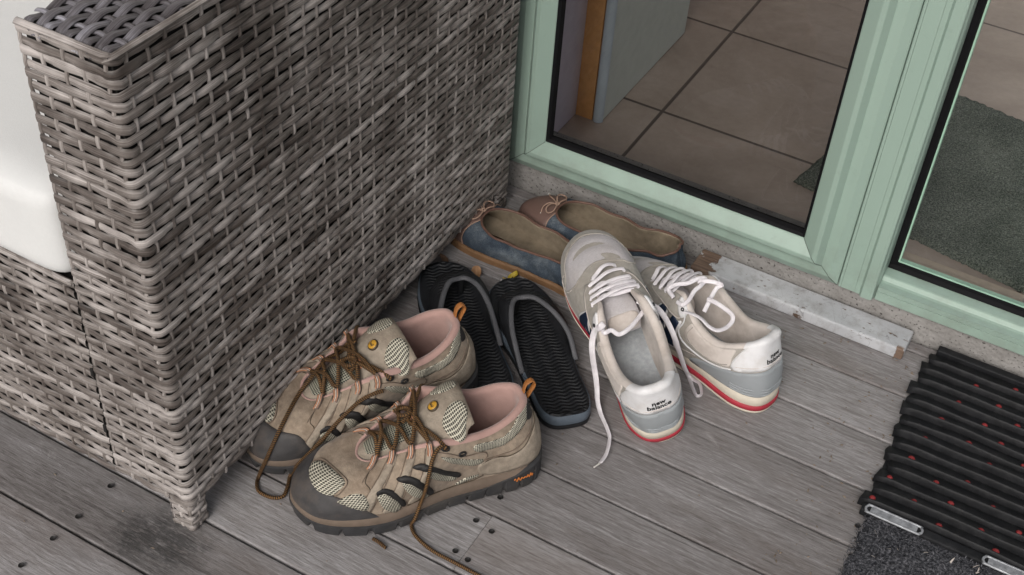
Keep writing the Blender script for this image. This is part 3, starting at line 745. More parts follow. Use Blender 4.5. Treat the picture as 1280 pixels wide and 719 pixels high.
# ---- hiking shoes
BB=[(0,0,-.002,.031),(.06,-.022,.006,.031),(.12,-.033,.03,.030),(.20,-.035,.075,.029),(.28,-.040,.125,.028),(.36,-.055,.19,.024),(.42,-.050,.238,.024),(.46,-.035,.270,.025),(.50,-.004,.287,.027),(.54,.024,.280,.026),(.58,.040,.252,.024),(.64,.044,.205,.023),(.72,.036,.14,.028),(.80,.032,.085,.029),(.88,.032,.032,.030),(.94,.021,.006,.031)]
BR=[(0,0,.016,.117),(.06,-.017,.021,.117),(.12,-.030,.040,.110),(.20,-.037,.070,.101),(.28,-.043,.108,.103),(.33,-.044,.132,.108),(.38,-.035,.155,.101),(.43,-.028,.185,.090),(.47,-.021,.206,.081),(.50,-.004,.214,.077),(.53,.013,.207,.080),(.57,.023,.187,.090),(.62,.033,.157,.102),(.67,.045,.132,.114),(.72,.044,.108,.110),(.80,.037,.07,.103),(.88,.030,.04,.111),(.94,.017,.021,.117)]
BU=[(0,.009,.035,.008,-.03),(.12,.008,.032,.008,-.03),(.22,.006,.03,.006,-.028),(.33,.007,.034,.016,-.018),(.43,.006,.028,.024,-.005),(.50,.006,.028,.036,-.002),(.57,.006,.028,.024,-.005),(.67,.007,.034,.014,-.018),(.78,.006,.03,.006,-.028),(.88,.008,.032,.008,-.03)]
def toe_spring(u,a,amt): 
    d=abs(u-.5); return amt*max(0,1-d/.13)**2
def make_boot(pos,yaw,pitch,roll,mirror,label,lace_on):
    root,M=shoe_root('hiking_shoe',pos,yaw,pitch,roll); tag(root,label,'shoe','worn hiking shoes')
    s=Shoe(BB,BR,BU,mirror); s.root=root; s.M=M
    sd=5.5 if mirror else 2.2
    def ex(u,v,p,n):
        q=noise.noise(Vector((u*20,v*2.6,sd)))*.0016+noise.noise(Vector((u*55,v*6,sd)))*.0007
        d=abs(u-.5); cz=max(0,1-abs(d-.10)/.05)*max(0,1-abs(v-.62)/.4)
        q-=.0022*cz*max(0,cos((v-.55)*26+(u-.4)*60))**4
        return p+n*(q*min(1,v*5)*min(1,(1-v)*8))
    s.extra=ex
    s.upper('upper',MT['suede'],root)
    lug=lambda u:(.0 if (u*26)%1>.16 else .0055)+toe_spring(u,0,.010)
    lo=lambda u:(.0038 if (u*26)%1>.16 else .0015)
    so=s.ringloft('outsole',[(.002,lambda u:.017+toe_spring(u,0,.008)+(.024*max(0,1-min(u,1-u)/.2)**.7)),(.0055,lambda u:.0155+toe_spring(u,0,.008)+(.022*max(0,1-min(u,1-u)/.2)**.7)),(lambda u:lo(u)+.0015,lambda u:.0095+toe_spring(u,0,.010)),(lo,lambda u:lug(u)+.002),(lambda u:lo(u)-.003,lug)],MT['outsole'],root,272,True,False)
    s.ringloft('midsole',[(-.003,lambda u:.0305+.0025*abs(1-2*u)+toe_spring(u,0,.0)),(.0015,lambda u:.030+.0025*abs(1-2*u)+toe_spring(u,0,.0)),(.0040,lambda u:.0255+.002*abs(1-2*u)+toe_spring(u,0,.001)),(.0045,lambda u:.019+toe_spring(u,0,.006)),(.001,lambda u:.0135+toe_spring(u,0,.008))],MT['midsole'],root)
    s.lining('lining',MT['pink'],root,.0105,.0050,.036,.0018)
    s.insole('insole',MT['insole'],root,.0368)
    # toe cap, heel panel
    s.patch('toe_cap',[(.372,.0),(.385,.10),(.410,.27),(.440,.37),(.468,.45),(.50,.50),(.53,.51),(.56,.46),(.585,.33),(.61,.15),(.622,.0),(.58,.0),(.50,.0),(.43,.0)],MT['rubcap'],root,.0022)
    # orange squiggle mark on the outer side of the heel rubber
    Q=[]
    for i in range(25):
        t=i/24; u=.135-.048*t; u=u if not mirror else 1-u
        pz=.0208+(.0016+.0010*sin(t*9))*sin(t*38)-.001*t; b_=s.lk(s.B,u)+s.lk(s.Nn,u)*.0058; Q.append(Vector((b_.x,b_.y,pz)))
    rope('heel_mark',Q,.0007,MT['orange'],root,130)
    both=[('l',lambda P:P),('m',lambda P:[(1-u,v) for u,v in P])]
    # vamp windows (they sit across the toe)
    s.patch('vamp_mesh',[(.514,.53),(.511,.63),(.499,.70),(.481,.71),(.465,.65),(.459,.55),(.459,.43),(.474,.42),(.494,.47)],MT['creamnet'],root,.0024)
    s.seam('stitching',[(.517,.53),(.514,.64),(.500,.72),(.480,.73),(.462,.66),(.455,.55),(.455,.41),(.474,.40),(.496,.455)],MT['midsole'],root,.0006,.0012,True)
    s.patch('vamp_mesh',[(.446,.35),(.436,.45),(.419,.42),(.402,.30),(.399,.21),(.42,.26),(.436,.315)],MT['creamnet'],root,.0024)
    for nm,f in both:
        # raised suede straps running down from the lace loops
        for us in ((.349,.338,.326),(.386,.376,.362),(.418,.412,.402)):
            w=.0085
            s.patch('strap',f([(us[0]-w*.7,.97),(us[1]-w*.8,.62),(us[2]-w,.30),(us[2]-w*1.1,.10),(us[2]+w*1.1,.10),(us[2]+w*.9,.30),(us[1]+w*.8,.62),(us[0]+w*.7,.97)]),MT['suede2'],root,.0016)
        for a_,t_ in (([(.398,.40),(.388,.41),(.360,.26),(.346,.13),(.351,.045),(.366,.125),(.384,.27)],[(.404,.46),(.394,.475),(.371,.385),(.345,.20),(.340,.10),(.346,.13),(.360,.26),(.388,.41),(.398,.40)]),
                   ([(.372,.52),(.351,.46),(.321,.27),(.304,.10),(.313,.085),(.345,.315)],[(.386,.57),(.374,.60),(.346,.51),(.315,.31),(.298,.13),(.304,.10),(.321,.27),(.351,.46),(.372,.52)]),
                   ([(.342,.62),(.322,.58),(.283,.39),(.261,.29),(.264,.215),(.285,.28),(.322,.48)],[(.371,.70),(.356,.735),(.324,.64),(.284,.46),(.256,.34),(.257,.27),(.283,.39),(.322,.58),(.342,.62)])):
            s.patch('side_mesh',f(a_),MT['creamnet'],root,.0022)
            s.patch('mesh_trim',f(t_),MT['trim'],root,.0028)
        s.patch('collar_mesh',f([(.240,.84),(.230,.905),(.189,.865),(.153,.845),(.125,.885),(.100,.965),(.07,.99),(.045,.99),(.055,.90),(.076,.825),(.098,.775),(.129,.725),(.16,.70),(.2,.725),(.229,.775)]),MT['creamnet'],root,.0012)
        s.patch('side_mesh',f([(.32,.80),(.287,.745),(.247,.625),(.212,.545),(.212,.46),(.238,.475),(.276,.61),(.308,.73)]),MT['creamnet'],root,.0012)
        s.patch('side_mesh',f([(.256,.075),(.237,.15),(.213,.155),(.212,.115),(.235,.07),(.252,.055)]),MT['creamnet'],root,.0012)
        s.patch('heel_tab',f([(.048,.985),(.026,.80),(.004,.72),(.0,.99)] if False else [(.044,.97),(.030,.80),(.052,.77),(.074,.82),(.062,.94)]),MT['trim'],root,.0016)
        s.patch('heel_overlay',f([(.215,.43),(.18,.47),(.14,.42),(.10,.48),(.05,.62),(.0,.66),(.0,.10),(.06,.08),(.12,.06),(.18,.08),(.21,.2)]),MT['suede2'],root,.0014)
        s.seam('stitching',f([(.205,.50),(.16,.50),(.12,.52),(.08,.62),(.03,.75)]),MT['midsole'],root,.0007,.0008)
        s.seam('stitching',f([(.33,.88),(.30,.84),(.26,.74),(.215,.72),(.20,.60),(.208,.48)]),MT['midsole'],root,.0006,.0008)
        s.seam('stitching',f([(.44,.62),(.446,.76),(.447,.9)]),MT['midsole'],root,.0006,.0008)
        dk=MT['badgedark']
        for us in ((.349,.338,.326),(.386,.376,.362),(.418,.412,.402)):
            for w in (-.0105,.0098):
                s.seam('stitching',f([(us[0]+w*.75,.95),(us[1]+w*.9,.62),(us[2]+w,.32),(us[2]+w*1.15,.12)]),MT['midsole'],root,.00045,.0010)
        s.seam('panel_edge',f([(.455,.99),(.447,.80),(.436,.62),(.418,.50),(.405,.36)]),dk,root,.0005,.0006)
        s.seam('panel_edge',f([(.212,.44),(.18,.485),(.14,.435),(.10,.495),(.05,.635),(.012,.70)]),dk,root,.0005,.0014)
        s.seam('panel_edge',f([(.335,.06),(.30,.05),(.26,.045),(.22,.05),(.20,.12)]),dk,root,.0005,.0008)

    # tongue
    mx=-1 if mirror else 1
    to,TS,TN=tongue('tongue',[(-.002*mx,.226,.064),(-.001*mx,.20,.077),(0,.168,.091),(.001*mx,.146,.102),(.002*mx,.124,.115),(.003*mx,.103,.127),(.004*mx,.088,.131)],[.012,.020,.027,.032,.041,.047,.038],.011,.020,MT['suede2'],root)
    s.patch('tongue_mesh',[(.25,.20),(.5,.18),(.75,.20),(.78,.40),(.7,.56),(.5,.58),(.3,.56),(.22,.40)],MT['greynet'],to,.0008,0,TS,TN,su=.07,sv=.14)
    for k in (0,1):
        f=(lambda u:u) if k==0 else (lambda u:1-u)
        s.patch('tongue_mesh',[(f(.03),.79),(f(.2),.77),(f(.32),.83),(f(.37),.90),(f(.32),.965),(f(.14),.975),(f(.02),.90)],MT['creamnet'],to,.0012,0,TS,TN,su=.07,sv=.14)
    # badge
    def bdisc(name,r0,mat,off,par):
        c=TS(.5,.77); nn=TN(.5,.77); a=Vector((1,0,0)); a=(a-nn*a.dot(nn)).normalized(); d=nn.cross(a); V=[c+nn*(off+.0018)]
        for rr,h in ((r0*.8,.0017),(r0,.0010),(r0,-.002)): V+=[c+nn*(off+h)+a*(cos(2*pi*i/20)*rr)+d*(sin(2*pi*i/20)*rr) for i in range(20)]
        F=[(0,1+i,1+(i+1)%20) for i in range(20)]+[(1+20*r+i,1+20*r+20+i,1+20*r+20+(i+1)%20,1+20*r+(i+1)%20) for r in range(2) for i in range(20)]
        return fixn(mk(name,V,F,mat,par)),c,a,d,nn
    rim_,c,a,d,nn=bdisc('badge',.0070,MT['badgedark'],.0004,to); bdisc('badge_face',.0057,MT['badge'],.0012,rim_)
    bl=[c+nn*.0034+a*x+d*y for x,y in [(-.0028,-.0014),(-.0022,.0012),(-.001,.0016),(.0,-.0004),(.001,.0016),(.0022,.0012),(.0028,-.0014)]]
    rope('emblem',bl,.00045,MT['badgedark'],rim_,20)
    # lace loops and laces
    su=[(.345,.662),(.385,.622),(.418,.582),(.450,.552)]
    if mirror: su=[(1-b_,1-a_) for a_,b_ in su]
    E=[]
    for a_,b_ in su:
        row=[]
        for u in (a_,b_):
            vA,vB=.80,1.0
            P=[s.S(u,.83)+s.Sn(u,.83)*.0010,s.S(u,.91)+s.Sn(u,.91)*.0024,s.S(u,1.)+s.Sn(u,1.)*.0035+Vector((0,0,.0016)),s.S(u,1.)+Vector((0,0,.0008))-s.lk(s.Nn,u)*.0035]
            Q=cr(P,14); V,F,uv=tube(Q,.0038,.0009,8,False,[s.Sn(u,.9)]*14); lp=mk('lace_loop',V,F,MT['loopt'],root,True,uv)
            for sgn in (-1,0,1):
                tdir=(s.S(u+.004,.9)-s.S(u-.004,.9)).normalized()*(.0021*sgn); V,F,uv=tube([q+s.Sn(u,.9)*.0005+tdir for q in Q],.0006,.0008,6,False,[s.Sn(u,.9)]*14); mk('stripe',V,F,MT['loop' if sgn else 'loopw'],lp,True,uv)
            row.append(P[3]+Vector((0,0,.0022)))
        E.append(row)
    s.E=E
    up=lambda a_,b_,h:(a_+b_)/2+Vector((0,-.35*h,h))
    A=[];Bk=[]
    for i in (3,2,1,0):
        l,r=E[i]
    from mathutils.bvhtree import BVHTree
    tree=BVHTree.FromPolygons([v.co for v in to.data.vertices],[tuple(q.vertices) for q in to.data.polygons])
    def lrope(P,r=.0024,n=None):
        L=sum((P[i+1]-P[i]).length for i in range(len(P)-1)); Q=cr(P,n or max(16,int(L/.002)))
        for _ in range(3):
            for i in range(1,len(Q)-1):
                h,nn,_i,dd=tree.find_nearest(Q[i],.06)
                if h is not None:
                    k=(Q[i]-h).dot(nn)
                    if k<r and nn.z>-.3: Q[i]=Q[i]+nn*min(.012,(r-k))
            Z=[q.copy() for q in Q]
            for i in range(1,len(Q)-1): Q[i]=(Z[i-1]+Z[i]*2+Z[i+1])/4
        V,F,uv=tube(Q,r,None,8); return mk('lace',V,F,MT['hlace'],root,True,uv)
    def cross(seq):
        P=[]
        for i,q in enumerate(seq):
            P.append(q)
            if i<len(seq)-1: P.append(up(q,seq[i+1],.0085))
        return P
    L3=[E[3][0],E[2][1],E[1][0],E[0][1]]; R3=[E[3][1],E[2][0],E[1][1],E[0][0]]
    lrope(cross([E[3][0],E[3][1]]))
    lrope(cross(L3))
    lrope(cross(R3))
    # top eyelets near the collar, with the lace running up to them, and the tangle of the loose knot
    ev=[]
    for u in ((.312,.690) if not mirror else (1-.690,1-.312)):
        e=s.S(u,.93)+s.Sn(u,.93)*.0012; ev.append(e)
    s.ev=ev
    kt=TS(.5,.56)+TN(.5,.56)*.004
    for e_,v_,q_ in ((E[0][1],ev[0],.25),(E[0][0],ev[1],.75)):
        sd_=-1 if v_.x<0 else 1; nv=s.lk(s.Nn,.312 if v_.x<0 else .690)
        lrope([e_,e_.lerp(kt,.6)+Vector((0,0,.003)),kt,kt.lerp(v_,.45)+Vector((0,0,.006)),kt.lerp(v_,.8)+nv*.004+Vector((0,0,.006)),v_+nv*.003+Vector((0,0,.001)),v_-nv*.002])
    # slack knot lying on the tongue
    kn=TS(.62 if not mirror else .38,.55)+TN(.5,.55)*.006
    lrope([kn+Vector(q) for q in ((-.010,.006,0),(-.004,-.004,.003),(.006,-.005,.004),(.010,.004,.002),(.002,.008,.003),(-.006,.001,.006),(.001,-.007,.007),(.009,-.001,.004),(.013,.010,-.002))],.0023,60)
    # tongue lace keeper
    kp=[TS(.30,.60)+TN(.3,.6)*.001,TS(.5,.60)+TN(.5,.6)*.003,TS(.70,.60)+TN(.7,.6)*.001]
    Q=cr(kp,12); V,F,uv=tube(Q,.0042,.0009,8,False,[TN(.5,.6)]*12); kl=mk('lace_keeper',V,F,MT['loop'],root,True,uv)
    tdv=(TS(.5,.62)-TS(.5,.58)).normalized()
    for q_ in (-.0018,.0018):
        V,F,uv=tube([p+TN(.5,.6)*.0006+tdv*q_ for p in Q],.0006,.0008,6,False,[TN(.5,.6)]*12); mk('stripe',V,F,MT['trim'],kl,True,uv)
    for u,v in ((.285,.90),(.27,.90)) if False else ((.268,.80),):
        for uu in (u,1-u):
            c=s.S(uu,v);nn=s.Sn(uu,v); t_=(s.S(uu+.004,v)-c).normalized(); b2=nn.cross(t_)
            rope('eyelet',[c+nn*.0010+t_*(cos(a_)*.0042)+b2*(sin(a_)*.0026) for a_ in [2*pi*i/10 for i in range(10)]],.0013,MT['trim'],root,24,None,True,6)
    for e,u in zip(ev,(.312,.690) if not mirror else (1-.690,1-.312)):
        nn=s.Sn(u,.93); t_=(s.S(u+.004,.93)-s.S(u,.93)).normalized(); b2=nn.cross(t_)
        rope('eyelet',[e+nn*.0003+t_*(cos(a_)*.0042)+b2*(sin(a_)*.0026) for a_ in [2*pi*i/10 for i in range(10)]],.0013,MT['trim'],root,24,None,True,6)
    # heel pull tab: orange loop
    hb=s.S(0,.93)+s.Sn(0,.93)*.002
    P=[hb+Vector((0,.001,0)),hb+Vector((.0,-.0045,.010)),hb+Vector((0,-.0085,.019)),hb+Vector((0,-.0045,.0245)),hb+Vector((0,.002,.021)),hb+Vector((0,.0045,.012)),hb+Vector((0,.006,.004))]
    Q=cr(P,40); V,F,uv=tube(Q,.0042,.0008,8,False,None); mk('pull_tab',*tube(Q,.0008,.0042,8,False,[Vector((1,0,0))]*40)[:2],MT['tab'],root)
    return s
b1=make_boot((-.4105,-.472,.0005),radians(-137.),0.,radians(-5),False,'taupe mesh hiking shoe nearest the camera, with one lace end trailing across the deck','a')
b2=make_boot((-.5385,-.4075,.019),radians(-146.5),radians(-3.6),0.,True,'taupe mesh hiking shoe squeezed against the wicker sofa, its lace in a long loop','b')


# ---- white and grey trainers
TBb=[(0,0,-.006,0.0235),(.06,-.020,.000,0.0235),(.12,-.031,.024,0.0225),(.20,-.032,.07,0.0215),(.28,-.034,.125,0.0195),(.36,-.047,.188,0.0185),(.42,-.045,.232,0.0195),(.46,-.033,.262,0.0215),(.50,-.005,.281,0.0215),(.54,.022,.272,0.0225),(.58,.037,.244,0.0205),(.64,.041,.20,0.0195),(.72,.032,.135,0.0195),(.80,.029,.08,0.0215),(.88,.030,.026,0.0225),(.94,.020,.000,0.0235)]
TBr=[(0,0,.009,.101),(.06,-.017,.013,.100),(.12,-.029,.033,.088),(.20,-.035,.066,.074),(.265,-.035,.097,.086),(.32,-.029,.121,.105),(.36,-.024,.134,.103),(.42,-.019,.153,.094),(.465,-.013,.168,.086),(.50,-.001,.173,.083),(.535,.012,.168,.086),(.58,.018,.153,.094),(.64,.024,.134,.103),(.68,.030,.121,.105),(.735,.036,.097,.086),(.80,.035,.066,.074),(.88,.029,.033,.088),(.94,.017,.013,.100)]
TBu=[(0,.006,.03,.004,-.03),(.12,.006,.026,.006,-.024),(.22,.006,.024,.006,-.020),(.33,.007,.032,.012,-.018),(.43,.006,.034,.026,-.004),(.50,.006,.038,.046,.001),(.57,.006,.034,.026,-.004),(.67,.007,.032,.012,-.018),(.78,.006,.024,.006,-.020),(.88,.006,.026,.006,-.024)]
def make_trainer(pos,yaw,pitch,roll,mirror,label,scale=1.05):
    root,M=shoe_root('trainer_shoe',pos,yaw,pitch,roll); tag(root,label,'shoe','white and grey trainers')
    s=Shoe(TBb,TBr,TBu,mirror,scale); s.root=root; k=scale
    # creases across the toe box
    def ex(u,v,p,n):
        d=abs(u-.5)
        if d<.14 and v>.3:
            a=(1-d/.14)*min(1,(v-.3)/.15)*min(1,max(0,(1.02-v)/.12))
            p=p+Vector((0,0,1))*(-.0016*a*max(0,cos((v-.74)*38+ (u-.5)*22))**6-.0011*a*max(0,cos((v-.58)*34-(u-.5)*14))**6)
        return p
    s.extra=ex
    s.upper('upper',MT['tsuede'],root)
    ts=lambda u:toe_spring(u,0,.010)
    fl=lambda u:.0045*min(1,max(0,(min(u,1-u)-.12)/.14))
    hr=lambda u:.004*max(0,1-min(u,1-u)/.1)
    s.ringloft('midsole',[(-.003,lambda u:(.0255+hr(u)*.3+ts(u)*.15)*k),(lambda u:.0025-fl(u),lambda u:(.025+hr(u)*.3+ts(u)*.15)*k),(lambda u:.0045-fl(u),lambda u:.0205*k+ts(u)*.4),(lambda u:.0050-fl(u),lambda u:.0130*k+ts(u)*.6),(lambda u:.0042-fl(u),lambda u:.0122*k+ts(u)*.6)],MT['cream'],root,160,False)
    s.ringloft('outsole',[(lambda u:.0040-fl(u),lambda u:.0128*k+ts(u)*.6),(lambda u:.0060-fl(u),lambda u:.0122*k+ts(u)*.6),(lambda u:.0062-fl(u),lambda u:.0055*k+ts(u)*.8),(lambda u:.0052-fl(u),lambda u:.0050*k+ts(u)*.8)],MT['red'],root,160,False)
    s.ringloft('outsole_edge',[(lambda u:.0048-fl(u),lambda u:.0055*k+ts(u)*.8),(lambda u:.0062-fl(u),lambda u:.0047*k+ts(u)*.8),(lambda u:.0052-fl(u),lambda u:.0012+ts(u)),(.002,lambda u:.0002+ts(u))],MT['cream'],root,160,True)
    s.lining('lining',MT['tline'],root,.0115,.0048,.0275*k,.0012,.010)
    s.insole('insole',MT['tinsole'],root,.0287*k,.0095)
    both=[lambda P:P,lambda P:[(1-u,v) for u,v in P]]
    sf=lambda P:P+[(1-u,v) for u,v in reversed(P)]
    s.patch('vamp',sf([(.50,.40),(.475,.42),(.450,.44),(.432,.44),(.415,.40),(.402,.33),(.396,.36),(.404,.47),(.420,.58),(.440,.68),(.462,.75),(.48,.77)])+[],MT['tmesh'],root,.0004,lip=False)
    s.seam('stitching',[(.396,.34),(.404,.47),(.420,.585),(.440,.685),(.462,.755),(.50,.78),(.538,.755),(.56,.685),(.58,.585),(.596,.47),(.604,.34)],MT['tsuede'],root,.0011,.0004)
    s.seam('stitching',[(.396,.33),(.402,.315),(.415,.385),(.432,.425),(.45,.425),(.475,.405),(.50,.385),(.525,.405),(.55,.425),(.568,.425),(.585,.385),(.598,.315),(.604,.33)],MT['tsuede'],root,.0011,.0004)
    # heel: grey counter, white tab
    s.patch('heel_counter',sf([(0,.52),(-.04,.51),(-.08,.49),(-.12,.47),(-.16,.40),(-.205,.24),(-.215,.06),(-.16,.015),(-.08,.015),(0,.015)][::-1]) if False else [(.0,.53),(.04,.52),(.08,.50),(.12,.47),(.16,.40),(.205,.22),(.22,.04),(.16,.012),(.08,.012),(0,.012),(-.08,.012),(-.16,.012),(-.22,.04),(-.205,.22),(-.16,.40),(-.12,.47),(-.08,.50),(-.04,.52)],MT['tgrey'],root,.0022,dens=.0045)
    for q in (.06,.115,.17):
        s.seam('counter_rib',[(.13,q),(.09,q),(.04,q+.01),(0,q+.012),(-.04,q+.01),(-.09,q),(-.13,q)],MT['tgrey'],root,.0010,.0024,n=60)
    s.patch('heel_tab',[(.0,1.),(.04,1.),(.075,1.),(.100,.985),(.118,.86),(.13,.68),(.125,.52),(.08,.535),(.04,.555),(0,.565),(-.04,.555),(-.08,.535),(-.125,.52),(-.13,.68),(-.118,.86),(-.100,.985),(-.075,1.),(-.04,1.)],MT['twhite'],root,.0020,dens=.0045)
    def roll(u,v):
        R=s.lk(s.R,u);n=s.lk(s.Nn,u);a=pi*v*.92
        return R+n*(.0022)-n*(.0115*.5*(1-cos(a)))+Vector((0,0,.0052*sin(a)-.0008))
    def rolln(u,v):
        n=s.lk(s.Nn,u);a=pi*v; return n*cos(a)+Vector((0,0,sin(a)))
    V=[];n1=60
    for i in range(n1+1):
        u=-.108+.216*i/n1
        for j in range(9): V.append(roll(u%1.,j/8*.92)+rolln(u%1.,j/8)*.0008)
    mk('heel_tab_roll',V,[(i*9+j,i*9+j+1,i*9+j+10,i*9+j+9) for i in range(n1) for j in range(8)],MT['twhite'],root)
    # lining cloth quarter panels, eyestay leather
    for f in both:
        s.patch('quarter_cloth',f([(.130,.94),(.16,.965),(.20,.965),(.24,.965),(.265,.96),(.272,.86),(.268,.70),(.245,.56),(.20,.50),(.16,.50),(.136,.56),(.134,.75)]),MT['tline'],root,.0012)
        s.seam('piping',f([(.30,.98),(.286,.80),(.278,.60),(.25,.46),(.20,.40),(.16,.44),(.13,.50)]),MT['twhite'],root,.0012,.0012)
        s.patch('eyestay',f([(.300,.985),(.33,.985),(.36,.98),(.40,.98),(.44,.98),(.462,.96),(.452,.84),(.425,.78),(.38,.72),(.345,.68),(.315,.66),(.296,.70),(.292,.85)]),MT['tsuede'],root,.0016)
        s.patch('eyestay_tip',f([(.296,.995),(.318,.995),(.332,.98),(.326,.88),(.310,.80),(.296,.80),(.292,.9)]),MT['twhite'],root,.0030)
        # letter N with a white border
        def quad(P,mat,off): s.patch('letter',f(P),mat,root,off,smoothpoly=False)
        def NN(g):
            # italic N drawn in a 0..1 box, g = growth
            P=[(0-g,0-g),(0-g,1+g),(.30+g*.4,1+g),(.66,.42+g),(.66,1+g),(1+g,1+g),(1+g,0-g),(.70-g*.4,0-g),(.34,.58-g),(.34,0-g)]
            return [(.335-.062*x+.030*y-.012,.15+.55*y) for x,y in P]
        quad(NN(.075),MT['twhite'],.0012); quad(NN(0.),MT['navy'],.0019)
    s.text('heel_lettering','new',.0,.765,.0088*k,MT['black'],root,.0030,0,.03,-1 if True else 1,1.05)
    s.text('heel_lettering','balance',.0,.685,.0082*k,MT['black'],root,.0030,0,.03,-1,1.05)
    tl,TS,TN=tongue('tongue',[Vector(p)*k for p in ([(0,.182,.072),(0,.165,.079),(0,.146,.083),(0,.130,.082),(0,.117,.076),(.001,.107,.068)] if not mirror else [(0,.182,.072),(0,.168,.076),(0,.155,.076),(0,.143,.070),(0,.135,.062),(.001,.13,.054)])],[.010*k,.014*k,.018*k,.021*k,.022*k,.017*k],.007,.005,MT['tmesh'],root)
    s.TS=TS
    s.patch('tongue_lining',[(.12,.74),(.5,.72),(.88,.74),(.9,.93),(.5,.97),(.1,.93)],MT['tline'],tl,.0010,0,TS,TN,su=.05,sv=.11)
    # flat white laces across the throat
    rows=[(.474,.526),(.452,.548),(.428,.572),(.402,.598),(.374,.626)]
    s.rows=rows; E=[]
    for a_,b_ in rows:
        if mirror: a_,b_=1-b_,1-a_
        E.append((s.S(a_,.90)+s.Sn(a_,.9)*.0035,s.S(b_,.90)+s.Sn(b_,.9)*.0035,s.Sn(a_,.9),s.Sn(b_,.9)))
    s.E=E
    random.seed(21 if mirror else 8)
    for i,(l,r,nl,nr) in enumerate(E):
        h=.006+random.uniform(0,.002); sk=Vector((0,random.uniform(-.003,.003)+.004,0))
        P=[l-nl*.004-Vector((.000,0,0)),l+nl*.0005,(l*.75+r*.25)+Vector((0,0,h*.75))+sk*.4,(l+r)/2+Vector((0,0,h))+sk,(l*.25+r*.75)+Vector((0,0,h*.75))+sk*1.2,r+nr*.0005+sk,r-nr*.004+sk]
        Q=cr(P,44); up=[]
        for q in range(44):
            t=q/43; up.append((nl*(1-t)+nr*t+Vector((0,0,.8))).normalized())
        V,F,uv=tube(Q,.0027,.0008,10,False,up); mk('lace',V,F,MT['wlace'],root,True,uv)
    for i in range(1,4):
        l=E[i][0];r=E[i+1][1]
        P=[E[i+1][0]-E[i+1][2]*.003,l.lerp(r,.25)+Vector((0,-.002,.002)),l.lerp(r,.5)+Vector((0,-.003,.0025)),l.lerp(r,.8)+Vector((0,-.001,.001)),r-E[i+1][3]*.003]
        Q=cr(P,40); V,F,uv=tube(Q,.0028,.0010,10,False,[Vector((0,-.2,1))]*40); mk('lace',V,F,MT['wlace'],root,True,uv)
    for f in both:
        s.seam('stitching',f([(.302,.93),(.298,.76),(.316,.69),(.345,.71),(.38,.75),(.424,.81),(.446,.86)]),MT['tline'],root,.0006,.0021)
        s.seam('stitching',f([(.262,.93),(.262,.72),(.24,.60),(.20,.54),(.162,.54),(.14,.60)]),MT['tsuede'],root,.0006,.0017)
        s.seam('stitching',f([(.215,.30),(.25,.20),(.30,.14),(.36,.12),(.41,.22),(.43,.38)]),MT['tline'],root,.0006,.0006)
        s.seam('stitching',f([(.390,.30),(.396,.42),(.410,.53)]),MT['tline'],root,.0006,.0006)
    s.seam('stitching',[(.118,.60),(.08,.605),(.04,.615),(0,.62),(-.04,.615),(-.08,.605),(-.118,.60)],MT['tline'],root,.0005,.0022,n=60)
    for f in both:
        for u_,v_ in ((.306,.90),):
            c=s.S(f([(u_,v_)])[0][0],v_);nn=s.Sn(f([(u_,v_)])[0][0],v_); t_=Vector((0,1,0))-nn*nn.y; t_.normalize(); b2_=nn.cross(t_)
            rope('eyelet',[c+nn*.0034+t_*(cos(a_)*.0018)+b2_*(sin(a_)*.0018) for a_ in [2*pi*i/8 for i in range(8)]],.0009,MT['black'],root,18,None,True,6)
    #@@TRPATCH
    return s
from mathutils.bvhtree import BVHTree
def lw(ob): return Matrix.Translation(ob.location)@ob.rotation_euler.to_matrix().to_4x4()
TREES=[]
def solid(root,names=('upper','midsole','outsole')):
    m=lw(root)
    for c in root.children:
        if c.name.split('.')[0] in names and c.type=='MESH':
            TREES.append(BVHTree.FromPolygons([m@v.co for v in c.data.vertices],[tuple(q.vertices) for q in c.data.polygons]))
def rest_on(P,r,zf=.0008):
    """keep a loose lace on the outside of the shoes and above the deck"""
    for _ in range(3):
        for i,p in enumerate(P):
            for t in TREES:
                h,n,_i,dd=t.find_nearest(p,.04)
                if h is None: continue
                k=(p-h).dot(n)
                if k<r: p=p+n*(r-k)
            if p.z<zf+r: p.z=zf+r
            P[i]=p
        Q=[q.copy() for q in P]
        for i in range(1,len(P)-1): P[i]=(Q[i-1]+Q[i]*2+Q[i+1])/4
    return P
def band(name,P,par,wd=.0033,n=None,th=.0010,up=None,twist=0.,push=False):
    """loose flat lace given in world coordinates, parented to its shoe"""
    inv=lw(par).inverted()
    Q=cr(P,n or max(40,len(P)*14)); m_=len(Q); U=[]
    if push: Q=rest_on(Q,.0022)
    for i in range(m_):
        a=twist*i/m_; t=(Q[min(m_-1,i+1)]-Q[max(0,i-1)]).normalized()
        u0=Vector(up) if up else Vector((.25,-.75,.6)); u0=(u0-t*u0.dot(t)).normalized(); U.append(u0*cos(a)+t.cross(u0)*sin(a))
    V,F,uv=tube(Q,wd,th,10,False,U); return mk(name,[inv@v for v in V],F,MT['wlace'],par,True,uv)
def wrope(name,P,r,mat,par,n=None,push=False):
    inv=lw(par).inverted(); n=n or 40
    Q=cr(P,n)
    if push: Q=rest_on(Q,r*1.05)
    V,F,uv=tube(Q,r,None,8); return mk(name,[inv@v for v in V],F,mat,par,True,uv)
t1=make_trainer((-.297,-.3425,.0008),radians(-48),radians(14.),radians(17),False,'white and grey trainer tipped up on the others, one lace end hanging onto the deck')
t2=make_trainer((-.209,-.226,.0005),radians(-74),0.,radians(-1),True,'white and grey trainer lying flat nearest the white batten, lace loop on its collar')

for s_ in (b1,b2,t1,t2): solid(s_.root)

